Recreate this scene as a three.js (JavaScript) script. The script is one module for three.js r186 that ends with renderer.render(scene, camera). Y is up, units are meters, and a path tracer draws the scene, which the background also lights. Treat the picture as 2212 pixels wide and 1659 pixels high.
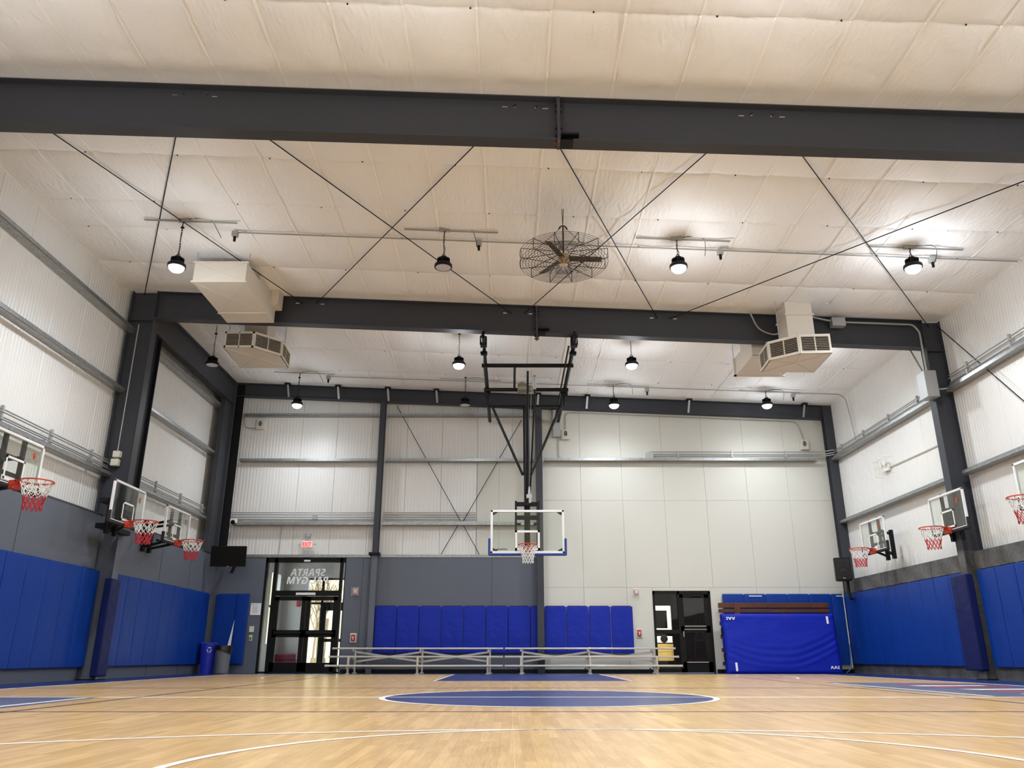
import * as THREE from 'three';
import { RoundedBoxGeometry } from 'three/addons/geometries/RoundedBoxGeometry.js';
import { mergeGeometries } from 'three/addons/utils/BufferGeometryUtils.js';
import { ImprovedNoise } from 'three/addons/math/ImprovedNoise.js';
import { FontLoader } from 'three/addons/loaders/FontLoader.js';
import { TextGeometry } from 'three/addons/geometries/TextGeometry.js';

// ------------------------------------------------------------------ camera, sky, exposure
const scene = new THREE.Scene();
const camera = new THREE.PerspectiveCamera(51.958, 2212 / 1659, 0.05, 400);
camera.position.set(0, 0.44, 0);
camera.rotation.order = 'YXZ';
camera.rotation.set(0.332615, -0.0024, 0);
scene.background = new THREE.Color().setRGB(10, 10.3, 11);
const renderer = new THREE.WebGLRenderer({ antialias: true });
renderer.toneMapping = THREE.LinearToneMapping;
renderer.toneMappingExposure = 0.6;
renderer.shadowMap.enabled = true;
const sun = new THREE.DirectionalLight('#fff3dc', 26); // low winter sun from behind the building, falling on the slope outside
sun.position.set(18, 32, -8); sun.target.position.set(-8, 2, -46); sun.castShadow = true; sun.shadow.mapSize.set(2048, 2048);
Object.assign(sun.shadow.camera, { left: -45, right: 45, top: 45, bottom: -45, near: 1, far: 140 }); scene.add(sun, sun.target);
const LAMP_CD = 104, SPILL = 0.09, LAMP_COLOR = new THREE.Color().setRGB(0.95, 1.0, 1.045);

// ------------------------------------------------------------------ helpers
let seed = 7;
const rnd = () => { seed = (seed * 1664525 + 1013904223) >>> 0; return seed / 4294967296; };
const noise = new ImprovedNoise();
const V = (x, y, z) => new THREE.Vector3(x, y, z);
const used = new Map();
function numbered(name) {
  const n = used.get(name) || 0; used.set(name, n + 1);
  return n ? name + '_' + String(n).padStart(3, '0') : name;
}
const NTH = ['first', 'second', 'third', 'fourth', 'fifth', 'sixth', 'seventh', 'eighth', 'ninth', 'tenth', 'eleventh', 'twelfth', 'thirteenth', 'fourteenth'];

function boxUV(g) {
  const p = g.attributes.position, n = g.attributes.normal, uv = new Float32Array(p.count * 2);
  for (let i = 0; i < p.count; i++) {
    const ax = Math.abs(n.getX(i)), ay = Math.abs(n.getY(i)), az = Math.abs(n.getZ(i));
    if (ay >= ax && ay >= az) { uv[2 * i] = p.getX(i); uv[2 * i + 1] = p.getZ(i); }
    else if (ax >= az) { uv[2 * i] = p.getZ(i); uv[2 * i + 1] = p.getY(i); }
    else { uv[2 * i] = p.getX(i); uv[2 * i + 1] = p.getY(i); }
  }
  g.setAttribute('uv', new THREE.BufferAttribute(uv, 2));
  return g;
}
function prep(g) {
  const q = g.index ? g.toNonIndexed() : g;
  for (const k of Object.keys(q.attributes)) if (!['position', 'normal', 'uv'].includes(k)) q.deleteAttribute(k);
  if (!q.attributes.normal) q.computeVertexNormals();
  return boxUV(q);
}
function geo(list) {
  if (!Array.isArray(list)) return list.userData.keepUV ? list : prep(list);
  return list.length === 1 ? prep(list[0]) : mergeGeometries(list.map(prep));
}
function part(name, g, mat, parent, label) {
  const m = new THREE.Mesh(geo(g), mat);
  m.name = name; m.castShadow = m.receiveShadow = true;
  if (parent) { let k = 0; while (parent.children.some((c) => c.name === (k ? name + '_' + String(k).padStart(3, '0') : name))) k++; if (k) m.name = name + '_' + String(k).padStart(3, '0'); parent.add(m); }
  if (label) m.userData.label = label;
  return m;
}
function tag(o, label, category, group) { o.userData.label = label; o.userData.category = category; o.userData.kind = 'thing'; if (group) o.userData.group = group; return o; }
function thing(name, label, category, pos = [0, 0, 0], turn = 0, group) {
  const o = new THREE.Group(); o.name = numbered(name); scene.add(o);
  o.position.set(...pos); o.rotation.y = turn;
  return tag(o, label, category, group);
}
function one(name, g, mat, label, category, group) {
  const m = part(numbered(name), g, mat); scene.add(m); return tag(m, label, category, group);
}
function struct(name, g, mat) {
  const m = g ? part(name, g, mat) : Object.assign(new THREE.Group(), { name });
  m.userData.kind = 'structure'; scene.add(m); return m;
}
function copy(o, pos, turn, label, group) {
  const c = o.clone(); c.name = numbered(o.name.replace(/_\d{3}$/, '')); c.userData = { ...o.userData };
  scene.add(c); if (pos) c.position.set(...pos); if (turn !== undefined) c.rotation.y = turn;
  if (label) c.userData.label = label; if (group) c.userData.group = group;
  return c;
}
const box = (w, h, d, x = 0, y = 0, z = 0) => new THREE.BoxGeometry(w, h, d).translate(x, y, z);
const bb = (x0, x1, y0, y1, z0, z1) => box(Math.abs(x1 - x0), Math.abs(y1 - y0), Math.abs(z1 - z0), (x0 + x1) / 2, (y0 + y1) / 2, (z0 + z1) / 2);
const rbox = (w, h, d, x = 0, y = 0, z = 0, r = 0.01, s = 2) => new RoundedBoxGeometry(w, h, d, s, Math.min(r, w / 2.1, h / 2.1, d / 2.1)).translate(x, y, z);
const rbb = (x0, x1, y0, y1, z0, z1, r = 0.01) => rbox(Math.abs(x1 - x0), Math.abs(y1 - y0), Math.abs(z1 - z0), (x0 + x1) / 2, (y0 + y1) / 2, (z0 + z1) / 2, r);
const cyl = (r0, r1, h, x = 0, y = 0, z = 0, n = 20) => new THREE.CylinderGeometry(r0, r1, h, n).translate(x, y, z);
const UPV = V(0, 1, 0);
function rod(a, b, r, n = 8) {
  const A = V(...a), B = V(...b), d = B.clone().sub(A), L = d.length();
  const g = new THREE.CylinderGeometry(r, r, L, n);
  g.applyQuaternion(new THREE.Quaternion().setFromUnitVectors(UPV, d.normalize()));
  return g.translate((A.x + B.x) / 2, (A.y + B.y) / 2, (A.z + B.z) / 2);
}
function bar(a, b, w, h) { // square bar from a to b
  const A = V(...a), B = V(...b), d = B.clone().sub(A), L = d.length();
  const m = new THREE.Matrix4().lookAt(A, B, Math.abs(d.y) / L > 0.99 ? V(0, 0, 1) : UPV);
  const g = new THREE.BoxGeometry(w, h, L).applyMatrix4(m);
  return g.translate((A.x + B.x) / 2, (A.y + B.y) / 2, (A.z + B.z) / 2);
}
function pipe(pts, r, rad = 0.12, n = 8) { // conduit with rounded bends
  const P = pts.map((p) => V(...p)), path = new THREE.CurvePath();
  let from = P[0];
  for (let i = 1; i < P.length; i++) {
    if (i === P.length - 1) { path.add(new THREE.LineCurve3(from, P[i])); break; }
    const a = P[i].clone().sub(from).normalize(), b = P[i + 1].clone().sub(P[i]).normalize();
    const k = Math.min(rad, P[i].distanceTo(from) * 0.45, P[i].distanceTo(P[i + 1]) * 0.45);
    const s = P[i].clone().addScaledVector(a, -k), e = P[i].clone().addScaledVector(b, k);
    path.add(new THREE.LineCurve3(from, s)); path.add(new THREE.QuadraticBezierCurve3(s, P[i], e)); from = e;
  }
  const out = [];
  for (const c of path.curves) out.push(new THREE.TubeGeometry(c, c.isLineCurve3 ? 1 : 6, r, n, false));
  return mergeGeometries(out.map((g) => { const q = g.toNonIndexed(); return q; }));
}
const cord = (pts, r, seg = 24, n = 6) => new THREE.TubeGeometry(new THREE.CatmullRomCurve3(pts.map((p) => V(...p))), seg, r, n, false);
function prism(pts, h, axis = 'y') { // polygon extruded; 'y': pts are x,z and it rises by h; 'z': pts are x,y
  const s = new THREE.Shape(pts.map(([a, b]) => new THREE.Vector2(a, axis === 'y' ? -b : b)));
  const g = new THREE.ExtrudeGeometry(s, { depth: h, bevelEnabled: false });
  if (axis === 'y') g.rotateX(-Math.PI / 2);
  return g;
}
const ROOF = (x) => 8.004 - 0.0404 * x;

const font = await new FontLoader().loadAsync('fonts/droid/droid_sans_bold.typeface.json');
function text(str, size, depth = 0.003) { const g = new TextGeometry(str, { font, size, depth, curveSegments: 4, bevelEnabled: false }); g.computeBoundingBox(); const b = g.boundingBox; return g.translate(-(b.min.x + b.max.x) / 2, 0, 0); }

// ------------------------------------------------------------------ textures
function dataTex(w, h, f, srgb, rep) {
  const d = new Uint8Array(w * h * 4);
  for (let y = 0; y < h; y++) for (let x = 0; x < w; x++) {
    const c = f(x, y), i = 4 * (y * w + x);
    if (Array.isArray(c)) { d[i] = c[0]; d[i + 1] = c[1]; d[i + 2] = c[2]; } else d[i] = d[i + 1] = d[i + 2] = c;
    d[i + 3] = 255;
  }
  const t = new THREE.DataTexture(d, w, h); t.wrapS = t.wrapT = THREE.RepeatWrapping;
  t.magFilter = THREE.LinearFilter; t.minFilter = THREE.LinearMipmapLinearFilter; t.generateMipmaps = true;
  if (srgb) t.colorSpace = THREE.SRGBColorSpace;
  if (rep) t.repeat.set(...rep);
  t.needsUpdate = true; return t;
}
const cl = (v) => Math.max(0, Math.min(255, v));
const per = (x, y, z, fx, fy, n, m) => { // noise that repeats over n by m cells
  const u = x * fx, v = y * fy, U = n * fx, W = m * fy, a = u / U, b = v / W;
  return (1 - a) * (1 - b) * noise.noise(u, v, z) + a * (1 - b) * noise.noise(u - U, v, z) + (1 - a) * b * noise.noise(u, v - W, z) + a * b * noise.noise(u - U, v - W, z);
};
// maple strip print, 4 m x 4 m, strips along v
const stripTone = [], stripShift = [];
for (let i = 0; i < 70; i++) { stripShift.push(rnd()); stripTone.push(Array.from({ length: 5 }, () => (rnd() - 0.5) * 2)); }
const woodTex = dataTex(1024, 1024, (x, y) => {
  const s = Math.floor(x / 1024 * 70), fv = (y / 1024 + stripShift[s]) % 1 * 5, k = Math.floor(fv);
  const tone = stripTone[s][k], edge = Math.min((x / 1024 * 70) % 1, 1 - (x / 1024 * 70) % 1) < 0.06 ? -7 : 0, end = fv % 1 < 0.012 ? -9 : 0;
  const grain = per(x, y, s * 1.7 + k, 0.35, 0.02, 1024, 1024) * 11 + per(x, y, 3.3, 0.05, 0.012, 1024, 1024) * 10;
  const b = tone * 10 + grain * 1.2 + edge + end;
  return [cl(199 + b), cl(164 + b * 0.95), cl(111 + b * 0.8)];
}, true, [0.25, 0.25]);
const fineTex = dataTex(256, 256, () => 90 + rnd() * 120, false, [2.2, 2.2]);          // orange peel / vinyl grain
const cloudTex = dataTex(256, 256, (x, y) => cl(205 + per(x, y, 1, 0.02, 0.03, 256, 256) * 60 + per(x, y, 5, 0.09, 0.11, 256, 256) * 38 + (rnd() - 0.5) * 16), true, [0.45, 0.45]);
const galvTex = dataTex(256, 256, (x, y) => cl(210 + per(x, y, 2, 0.1, 0.1, 256, 256) * 55 + per(x, y, 8, 0.03, 0.03, 256, 256) * 30), true, [1.4, 1.4]);
const foilTex = dataTex(512, 512, (x, y) => cl(128 + per(x + 14 * per(x, y, 9, 0.02, 0.02, 512, 512), y, 4, 0.07, 0.018, 512, 512) * 90 + per(x, y, 6, 0.3, 0.3, 512, 512) * 26), false, [0.5, 0.5]);
const vinylTex = dataTex(512, 512, (x, y) => cl(128 + per(x + y * 0.6, y, 4, 0.012, 0.02, 512, 512) * 110 + per(x, y, 12, 0.4, 0.4, 512, 512) * 10), false, [0.7, 0.7]);
function canvasTex(w, h, draw) {
  const c = document.createElement('canvas'); c.width = w; c.height = h; draw(c.getContext('2d'), w, h);
  const t = new THREE.CanvasTexture(c); t.colorSpace = THREE.SRGBColorSpace; return t;
}

// ------------------------------------------------------------------ materials
const M = {};
const std = (n, color, roughness, metalness = 0, extra = {}) => (M[n] = new THREE.MeshStandardMaterial({ color, roughness, metalness, ...extra }));
const dull = (n, color, roughness, spec, extra = {}) => (M[n] = new THREE.MeshPhysicalMaterial({ color, roughness, specularIntensity: spec, ...extra }));
std('floor', '#ffffff', 0.25, 0, { map: woodTex });
dull('blueFloor', '#1f3068', 0.3, 0.45); std('white', '#e9e9e6', 0.4); std('line', '#e8e4dc', 0.35); std('seam', '#bfa176', 0.4); std('blackLine', '#2b2432', 0.35);
std('tape', '#f8f8f7', 0.6); std('facing', '#f0f1f2', 0.6, 0, { bumpMap: foilTex, bumpScale: 0.02 });
std('panel', '#dcdcda', 0.36, 0, { bumpMap: fineTex, bumpScale: 0.0006 });
std('smooth', '#cbcbc3', 0.55, 0, { bumpMap: fineTex, bumpScale: 0.002 });
std('joint', '#9c9a92', 0.9);
dull('steel', '#3e4046', 0.5, 0.5); dull('steelDark', '#141519', 0.6, 0.5);
std('wainscot', '#5c626f', 0.62, 0, { bumpMap: fineTex, bumpScale: 0.0008 });
std('concrete', '#6e6e6e', 0.75, 0, { map: cloudTex, bumpMap: fineTex, bumpScale: 0.001 });
std('galv', '#c3c6c6', 0.38, 0.75, { map: galvTex });
std('zinc', '#a9abab', 0.5, 0.35); std('conduit', '#a2a29e', 0.42, 0.4);
dull('pad', '#08368c', 0.4, 0.55, { bumpMap: vinylTex, bumpScale: 0.004 });
dull('padNavy', '#121c52', 0.45, 0.5, { bumpMap: vinylTex, bumpScale: 0.02 });
dull('padRoyal', '#132a9c', 0.5, 0.4, { bumpMap: vinylTex, bumpScale: 0.01 });
dull('mat', '#1024a2', 0.5, 0.35, { bumpMap: vinylTex, bumpScale: 0.008 });
dull('black', '#0b0b0d', 0.5, 0.5); dull('blackGloss', '#060607', 0.4, 0.3); std('rubber', '#1c1c1e', 0.8);
dull('frame', '#0f0d0c', 0.45, 0.5); std('alu', '#c8c6c0', 0.35, 0.7); std('aluWhite', '#e6e6e8', 0.4, 0.1);
std('rim', '#c23a1e', 0.4); std('netWhite', '#e8e6e2', 0.9); std('netRed', '#c03038', 0.9);
std('duct', '#d9d2c6', 0.5); std('louver', '#a59c8e', 0.6); std('dark', '#1d1b1a', 0.8);
std('wire', '#3a332c', 0.5, 0.4); std('blade', '#4a4036', 0.6);
std('wood', '#6b3a1c', 0.55, 0, { map: cloudTex }); std('bin', '#1a2bb4', 0.5); std('can', '#6d7177', 0.6); std('bag', '#15161a', 0.35);
std('red', '#b3202a', 0.45); std('device', '#d8d4c8', 0.5); std('paper', '#eef0f4', 0.8); std('cream', '#e2c98f', 0.6);
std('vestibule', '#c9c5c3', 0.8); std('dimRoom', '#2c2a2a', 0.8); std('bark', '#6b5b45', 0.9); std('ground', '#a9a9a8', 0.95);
std('maroon', '#7a1f30', 0.6); std('ball', '#c9793d', 0.7); std('green', '#2f8f4a', 0.5); std('roofOut', '#8a8a88', 0.8); std('emblemGrey', '#535870', 0.35); std('emblemRed', '#a8434e', 0.35); std('rust', '#6a4a34', 0.8);
M.glass = new THREE.MeshPhysicalMaterial({ color: '#f2f7f3', roughness: 0.02, transmission: 1, thickness: 0, ior: 1.45 });
M.glassTint = new THREE.MeshPhysicalMaterial({ color: '#f0f3f4', roughness: 0.02, transmission: 1, thickness: 0, ior: 1.5 });
M.boardGlass = new THREE.MeshPhysicalMaterial({ color: '#f7faf7', roughness: 0.03, transmission: 1, thickness: 0, ior: 1.5 });
M.lensOn = new THREE.MeshStandardMaterial({ color: '#ffffff', emissive: LAMP_COLOR, emissiveIntensity: 9, roughness: 0.5 });
M.blind = new THREE.MeshPhysicalMaterial({ color: '#f6dca6', roughness: 1, transmission: 0.75, thickness: 0 });
M.lensOff = new THREE.MeshStandardMaterial({ color: '#c9cbd2', roughness: 0.25 });
M.exitGlow = new THREE.MeshStandardMaterial({ color: '#f6c9c6', emissive: '#ff9a92', emissiveIntensity: 0.6, roughness: 0.5 });
M.exitRed = new THREE.MeshStandardMaterial({ color: '#e0262a', emissive: '#ff2020', emissiveIntensity: 0.75, roughness: 0.5 });

// ------------------------------------------------------------------ floor and court markings
const floor = struct('floor', [bb(-9.2, 10.2, -0.2, 0, -23.1, 4.2)], M.floor);
const flat = (g, y) => g.rotateX(-Math.PI / 2).translate(0, y, 0);
function strip(name, x0, x1, z0, z1, mat, y = 0.002) { return part(name, bb(x0, x1, 0, y, z0, z1), mat, floor); }
const CX = 0.43, CZ = -9.62, BASE = -21.55;
part('blue_border', [bb(-8.6, -7.2, 0, 0.001, -23.1, 4.2), bb(8.06, 9.6, 0, 0.001, -23.1, 4.2), bb(-7.2, 8.06, 0, 0.001, -23.1, BASE)], M.blueFloor, floor);
strip('sideline', -7.22, -7.17, BASE, 2.3, M.line); strip('sideline', 8.03, 8.08, BASE, 2.3, M.line);
strip('baseline', -7.2, 8.06, BASE - 0.05, BASE, M.line);
part('lane', bb(CX - 1.83, CX + 1.83, 0, 0.0015, BASE, -15.85), M.blueFloor, floor);
strip('lane_line', CX - 1.88, CX - 1.83, BASE, -15.8, M.line); strip('lane_line', CX + 1.83, CX + 1.88, BASE, -15.8, M.line);
part('centre_circle', flat(new THREE.CircleGeometry(1.83, 96), 0.0015).translate(CX, 0, CZ), M.blueFloor, floor);
part('circle_line', flat(new THREE.RingGeometry(1.83, 1.9, 96), 0.0025).translate(CX, 0, CZ), M.line, floor);
strip('halfway_line', -7.2, 8.06, CZ - 0.025, CZ + 0.025, M.line, 0.003);
const arcRing = (r, t0, t1, cz) => flat(new THREE.RingGeometry(r - 0.025, r + 0.025, 96, 1, t0, t1), 0.002).translate(CX, 0, cz);
part('free_throw_circle', arcRing(1.89, 0, Math.PI * 2, -3.56), M.line, floor);
part('three_point_arc', arcRing(6.02, 0.05, Math.PI - 0.1, 0.58), M.line, floor);
part('three_point_arc', [arcRing(6.02, Math.PI, 0.42, -19.8), arcRing(6.02, -0.42, 0.42, -19.8)], M.line, floor);
for (const s of [-1, 1]) strip('volleyball_line', CX + s * 4.63 - 0.022, CX + s * 4.63 + 0.022, -18.6, -0.6, M.blackLine);
for (const z of [-7.13, -12.32]) strip('volleyball_line', -7.17, 8.03, z - 0.018, z + 0.018, M.blackLine, 0.0024);
// faint seams between the rolls of flooring
for (const x of [0.02, -1.35, 2.2]) strip('floor_seam', x - 0.0025, x + 0.0025, -16, 4, M.seam, 0.0008);
// side emblems: grey shape with red and white strokes
for (const s of [0, 1]) {
  const S = (pts, y, n, m) => part(n, prism(pts.map(([a, b]) => (s ? [a, b] : [2 * CX - a, 2 * CZ - b])), y), m, floor);
  S([[5.5, -9.65], [6.1, -9.5], [8.0, -9.9], [8.0, -14.2], [7.0, -14.6], [5.6, -14.95], [5.35, -12.6], [5.4, -11.2]], 0.0012, 'emblem_field', M.emblemGrey);
  for (let i = 0; i < 6; i++) { const z = -10.2 - i * 0.72; S([[6.3 + 0.1 * (i % 3), z], [7.5, z - 0.15], [7.55, z - 0.4], [6.35, z - 0.3 - 0.1 * (i % 2)]], 0.0026, 'emblem_stroke', i % 2 ? M.emblemRed : M.line); }
  S([[5.55, -9.8], [5.62, -9.8], [5.6, -14.5], [5.53, -14.5]], 0.0026, 'emblem_edge', M.line);
}

// ------------------------------------------------------------------ shell: walls, roof
const Lx = -8.7, Rx = 9.7, FZ = -23.1, BZ = 4.0;
const shellR = (x) => ROOF(x) + 0.12;
const roof = struct('roof', [(() => {
  const g = new THREE.BoxGeometry(20, 0.2, 28.2);
  const p = g.attributes.position; for (let i = 0; i < p.count; i++) { const x = p.getX(i) + 0.5; p.setXYZ(i, x, p.getY(i) + ROOF(x) + 0.28, p.getZ(i) - 9.6); }
  return g;
})()], M.roofOut);

// ribbed insulated panel: profile along u (0..w), extruded to height
function ribbed(w, h, ribs = 11) { // faces +z, runs along +x, rises along +y
  const s = new THREE.Shape(); s.moveTo(0, 0.04); s.lineTo(0, 0.006); s.lineTo(0.008, 0);
  const p = (w - 0.016) / ribs;
  for (let i = 0; i < ribs; i++) { const a = 0.008 + i * p; s.lineTo(a + p * 0.55, 0); s.lineTo(a + p * 0.66, 0.0045); s.lineTo(a + p * 0.88, 0.0045); s.lineTo(a + p * 0.985, 0); }
  s.lineTo(w - 0.008, 0); s.lineTo(w, 0.006); s.lineTo(w, 0.04); s.closePath();
  return new THREE.ExtrudeGeometry(s, { depth: h, bevelEnabled: false }).rotateX(-Math.PI / 2);
}
// left wall: panels along z, face to +x
const wallL = struct('wall_left');
part('backing', bb(Lx - 0.25, Lx - 0.045, 0, 8.5, FZ - 0.3, BZ), M.panel, wallL);
{
  const g = prep(ribbed(1.03, 5.3)); // from y = 3.1 to 8.4
  g.rotateY(Math.PI / 2); boxUV(g);
  for (let i = 0; i < 14; i++) {
    const m = new THREE.Mesh(g, M.panel); m.name = i ? 'wall_panel_' + String(i).padStart(3, '0') : 'wall_panel';
    m.position.set(Lx, 3.1, -22.02 + i * 1.035); m.castShadow = m.receiveShadow = true; wallL.add(m);
  }
}
part('near_wall', bb(Lx - 0.045, Lx, 3.1, 8.4, -8.5, BZ), M.panel, wallL);
part('wainscot', [bb(Lx - 0.045, -8.42, 0, 3.2, FZ, -16.61), bb(Lx - 0.045, -8.42, 0, 3.2, -16.33, -9.53), bb(Lx - 0.045, -8.42, 0, 3.2, -9.25, BZ)], M.wainscot, wallL);
part('wainscot_cap', [bb(Lx, -8.405, 3.2, 3.215, FZ, -16.75), bb(Lx, -8.405, 3.2, 3.215, -16.3, BZ)], M.galv, wallL);
part('wainscot_joint', [-11.1, -13.55, -19.4, -21.2].map((z) => bb(-8.422, -8.417, 0.0, 3.2, z - 0.004, z + 0.004)), M.steelDark, wallL);

const wallR = struct('wall_right');
part('backing', bb(Rx + 0.045, Rx + 0.25, 0, 8.2, FZ - 0.3, BZ), M.panel, wallR);
{
  const g = prep(ribbed(1.03, 5.3)); g.rotateY(-Math.PI / 2); boxUV(g);
  for (let i = 0; i < 14; i++) {
    const m = new THREE.Mesh(g, M.panel); m.name = i ? 'wall_panel_' + String(i).padStart(3, '0') : 'wall_panel';
    m.position.set(Rx, 2.4, -23.05 + i * 1.035); m.castShadow = m.receiveShadow = true; wallR.add(m);
  }
}
part('near_wall', bb(Rx, Rx + 0.045, 2.4, 7.7, -8.5, BZ), M.panel, wallR);
part('wainscot', [bb(9.47, Rx + 0.045, 0, 2.46, FZ, -16.61), bb(9.47, Rx + 0.045, 0, 2.46, -16.33, -9.53), bb(9.47, Rx + 0.045, 0, 2.46, -9.25, BZ)], M.concrete, wallR);
part('wainscot_joint', [-10.6, -13.0, -18.1, -20.6].map((z) => bb(9.467, 9.472, 0.0, 2.46, z - 0.004, z + 0.004)), M.steelDark, wallR);

const wallB = struct('wall_near', [bb(Lx - 0.3, Rx + 0.3, 0, 8.6, BZ, BZ + 0.25)], M.panel);

// far wall
const wallF = struct('wall_far');
part('backing', [bb(-9, -6.99, 0, 8.7, FZ - 0.25, FZ - 0.05), bb(-6.99, -4.69, 3.1, 8.7, FZ - 0.25, FZ - 0.05), bb(-4.69, 4.02, 0, 8.7, FZ - 0.25, FZ - 0.05), bb(4.02, 5.66, 2.18, 8.7, FZ - 0.25, FZ - 0.05), bb(5.66, 10, 0, 8.7, FZ - 0.25, FZ - 0.05)], M.joint, wallF);
for (let i = -1; i < 9; i++) { // ribbed part
  const x0 = -8.43 + i * 1.064, low = i >= 7 ? 5.95 : 3.15, w = Math.min(1.058, 0.76 - x0);
  part('wall_panel', ribbed(w, ROOF(x0) + 0.05 - low).translate(x0, low, FZ), M.panel, wallF);
}
const sm = (x0, x1, y0, y1, z = -23.02) => part('smooth_panel', rbb(x0 + 0.002, x1 - 0.002, y0 + 0.002, y1 - 0.002, z - 0.06, z, 0.004), M.smooth, wallF);
sm(-0.98, -0.33, 3.15, 5.95, -23.08); sm(-0.33, 0.79, 3.15, 5.95, -23.08);
{
  const xs = [0.79, 2.09, 3.31, 4.54, 5.77, 7.0, 8.22, 9.72];
  for (let i = 0; i < 7; i++) {
    sm(xs[i], xs[i + 1], 4.77, ROOF(xs[i]) + 0.05); sm(xs[i], xs[i + 1], 2.29, 4.77);
    if (i === 2) sm(3.31, 4.03, 0, 2.29); else if (i === 3) sm(4.03, 5.65, 2.19, 2.29); else if (i === 4) sm(5.65, 7.0, 0, 2.29); else sm(xs[i], xs[i + 1], 0, 2.29);
  }
}
part('wainscot', [bb(-8.5, -6.99, 0, 3.12, FZ - 0.05, -23), bb(-4.69, 0.79, 0, 3.12, FZ - 0.05, -23)], M.wainscot, wallF);
part('wainscot_cap', [bb(-8.5, -3.95, 3.12, 3.2, FZ, -22.985), bb(-3.72, 0.79, 3.12, 3.2, FZ, -22.985)], M.galv, wallF);
part('wainscot_joint', [-4.2, -0.52].map((x) => bb(x - 0.004, x + 0.004, 0, 3.12, -23.003, -22.998)), M.steelDark, wallF);
const trim = struct('baseboard_far', [bb(-4.66, 3.98, 0, 0.1, -23.02, -22.985), bb(5.7, 9.5, 0, 0.1, -23.02, -22.985)], M.black);

// galvanised girts
function girtZ(parent, x, s, y, z0, z1) { // runs along z; s = direction into the room
  part('girt', [bb(x - s * 0.2, x, y, y + 0.006, z0, z1), bb(x - s * 0.006, x, y, y + 0.085, z0, z1), bb(x - s * 0.018, x, y + 0.079, y + 0.085, z0, z1)], M.galv, parent);
  for (const z of [z0, z1]) part('girt_clip', bb(x - s * 0.19, x - s * 0.01, y - 0.004, y - 0.001, z - 0.05, z + 0.05), M.zinc, parent);
}
for (const y of [4.05, 5.92, 7.35]) { girtZ(wallL, -8.46, 1, y, -16.45, -9.5); girtZ(wallL, -8.46, 1, y, -22.55, -17.6); }
for (const y of [4.05, 5.9]) { girtZ(wallR, 9.5, -1, y, -16.25, -9.5); girtZ(wallR, 9.5, -1, y, -22.9, -16.7); }
function girtX(y, x0, x1, z) { part('girt', [bb(x0, x1, y, y + 0.006, z - 0.2, z), bb(x0, x1, y, y + 0.085, z - 0.006, z)], M.galv, wallF); }
for (const y of [4.03, 5.92, 7.32]) { girtX(y, -8.05, -3.95, -22.9); girtX(y, -3.72, 0.73, -22.9); }
girtX(5.92, 1.0, 9.1, -22.82);

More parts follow.
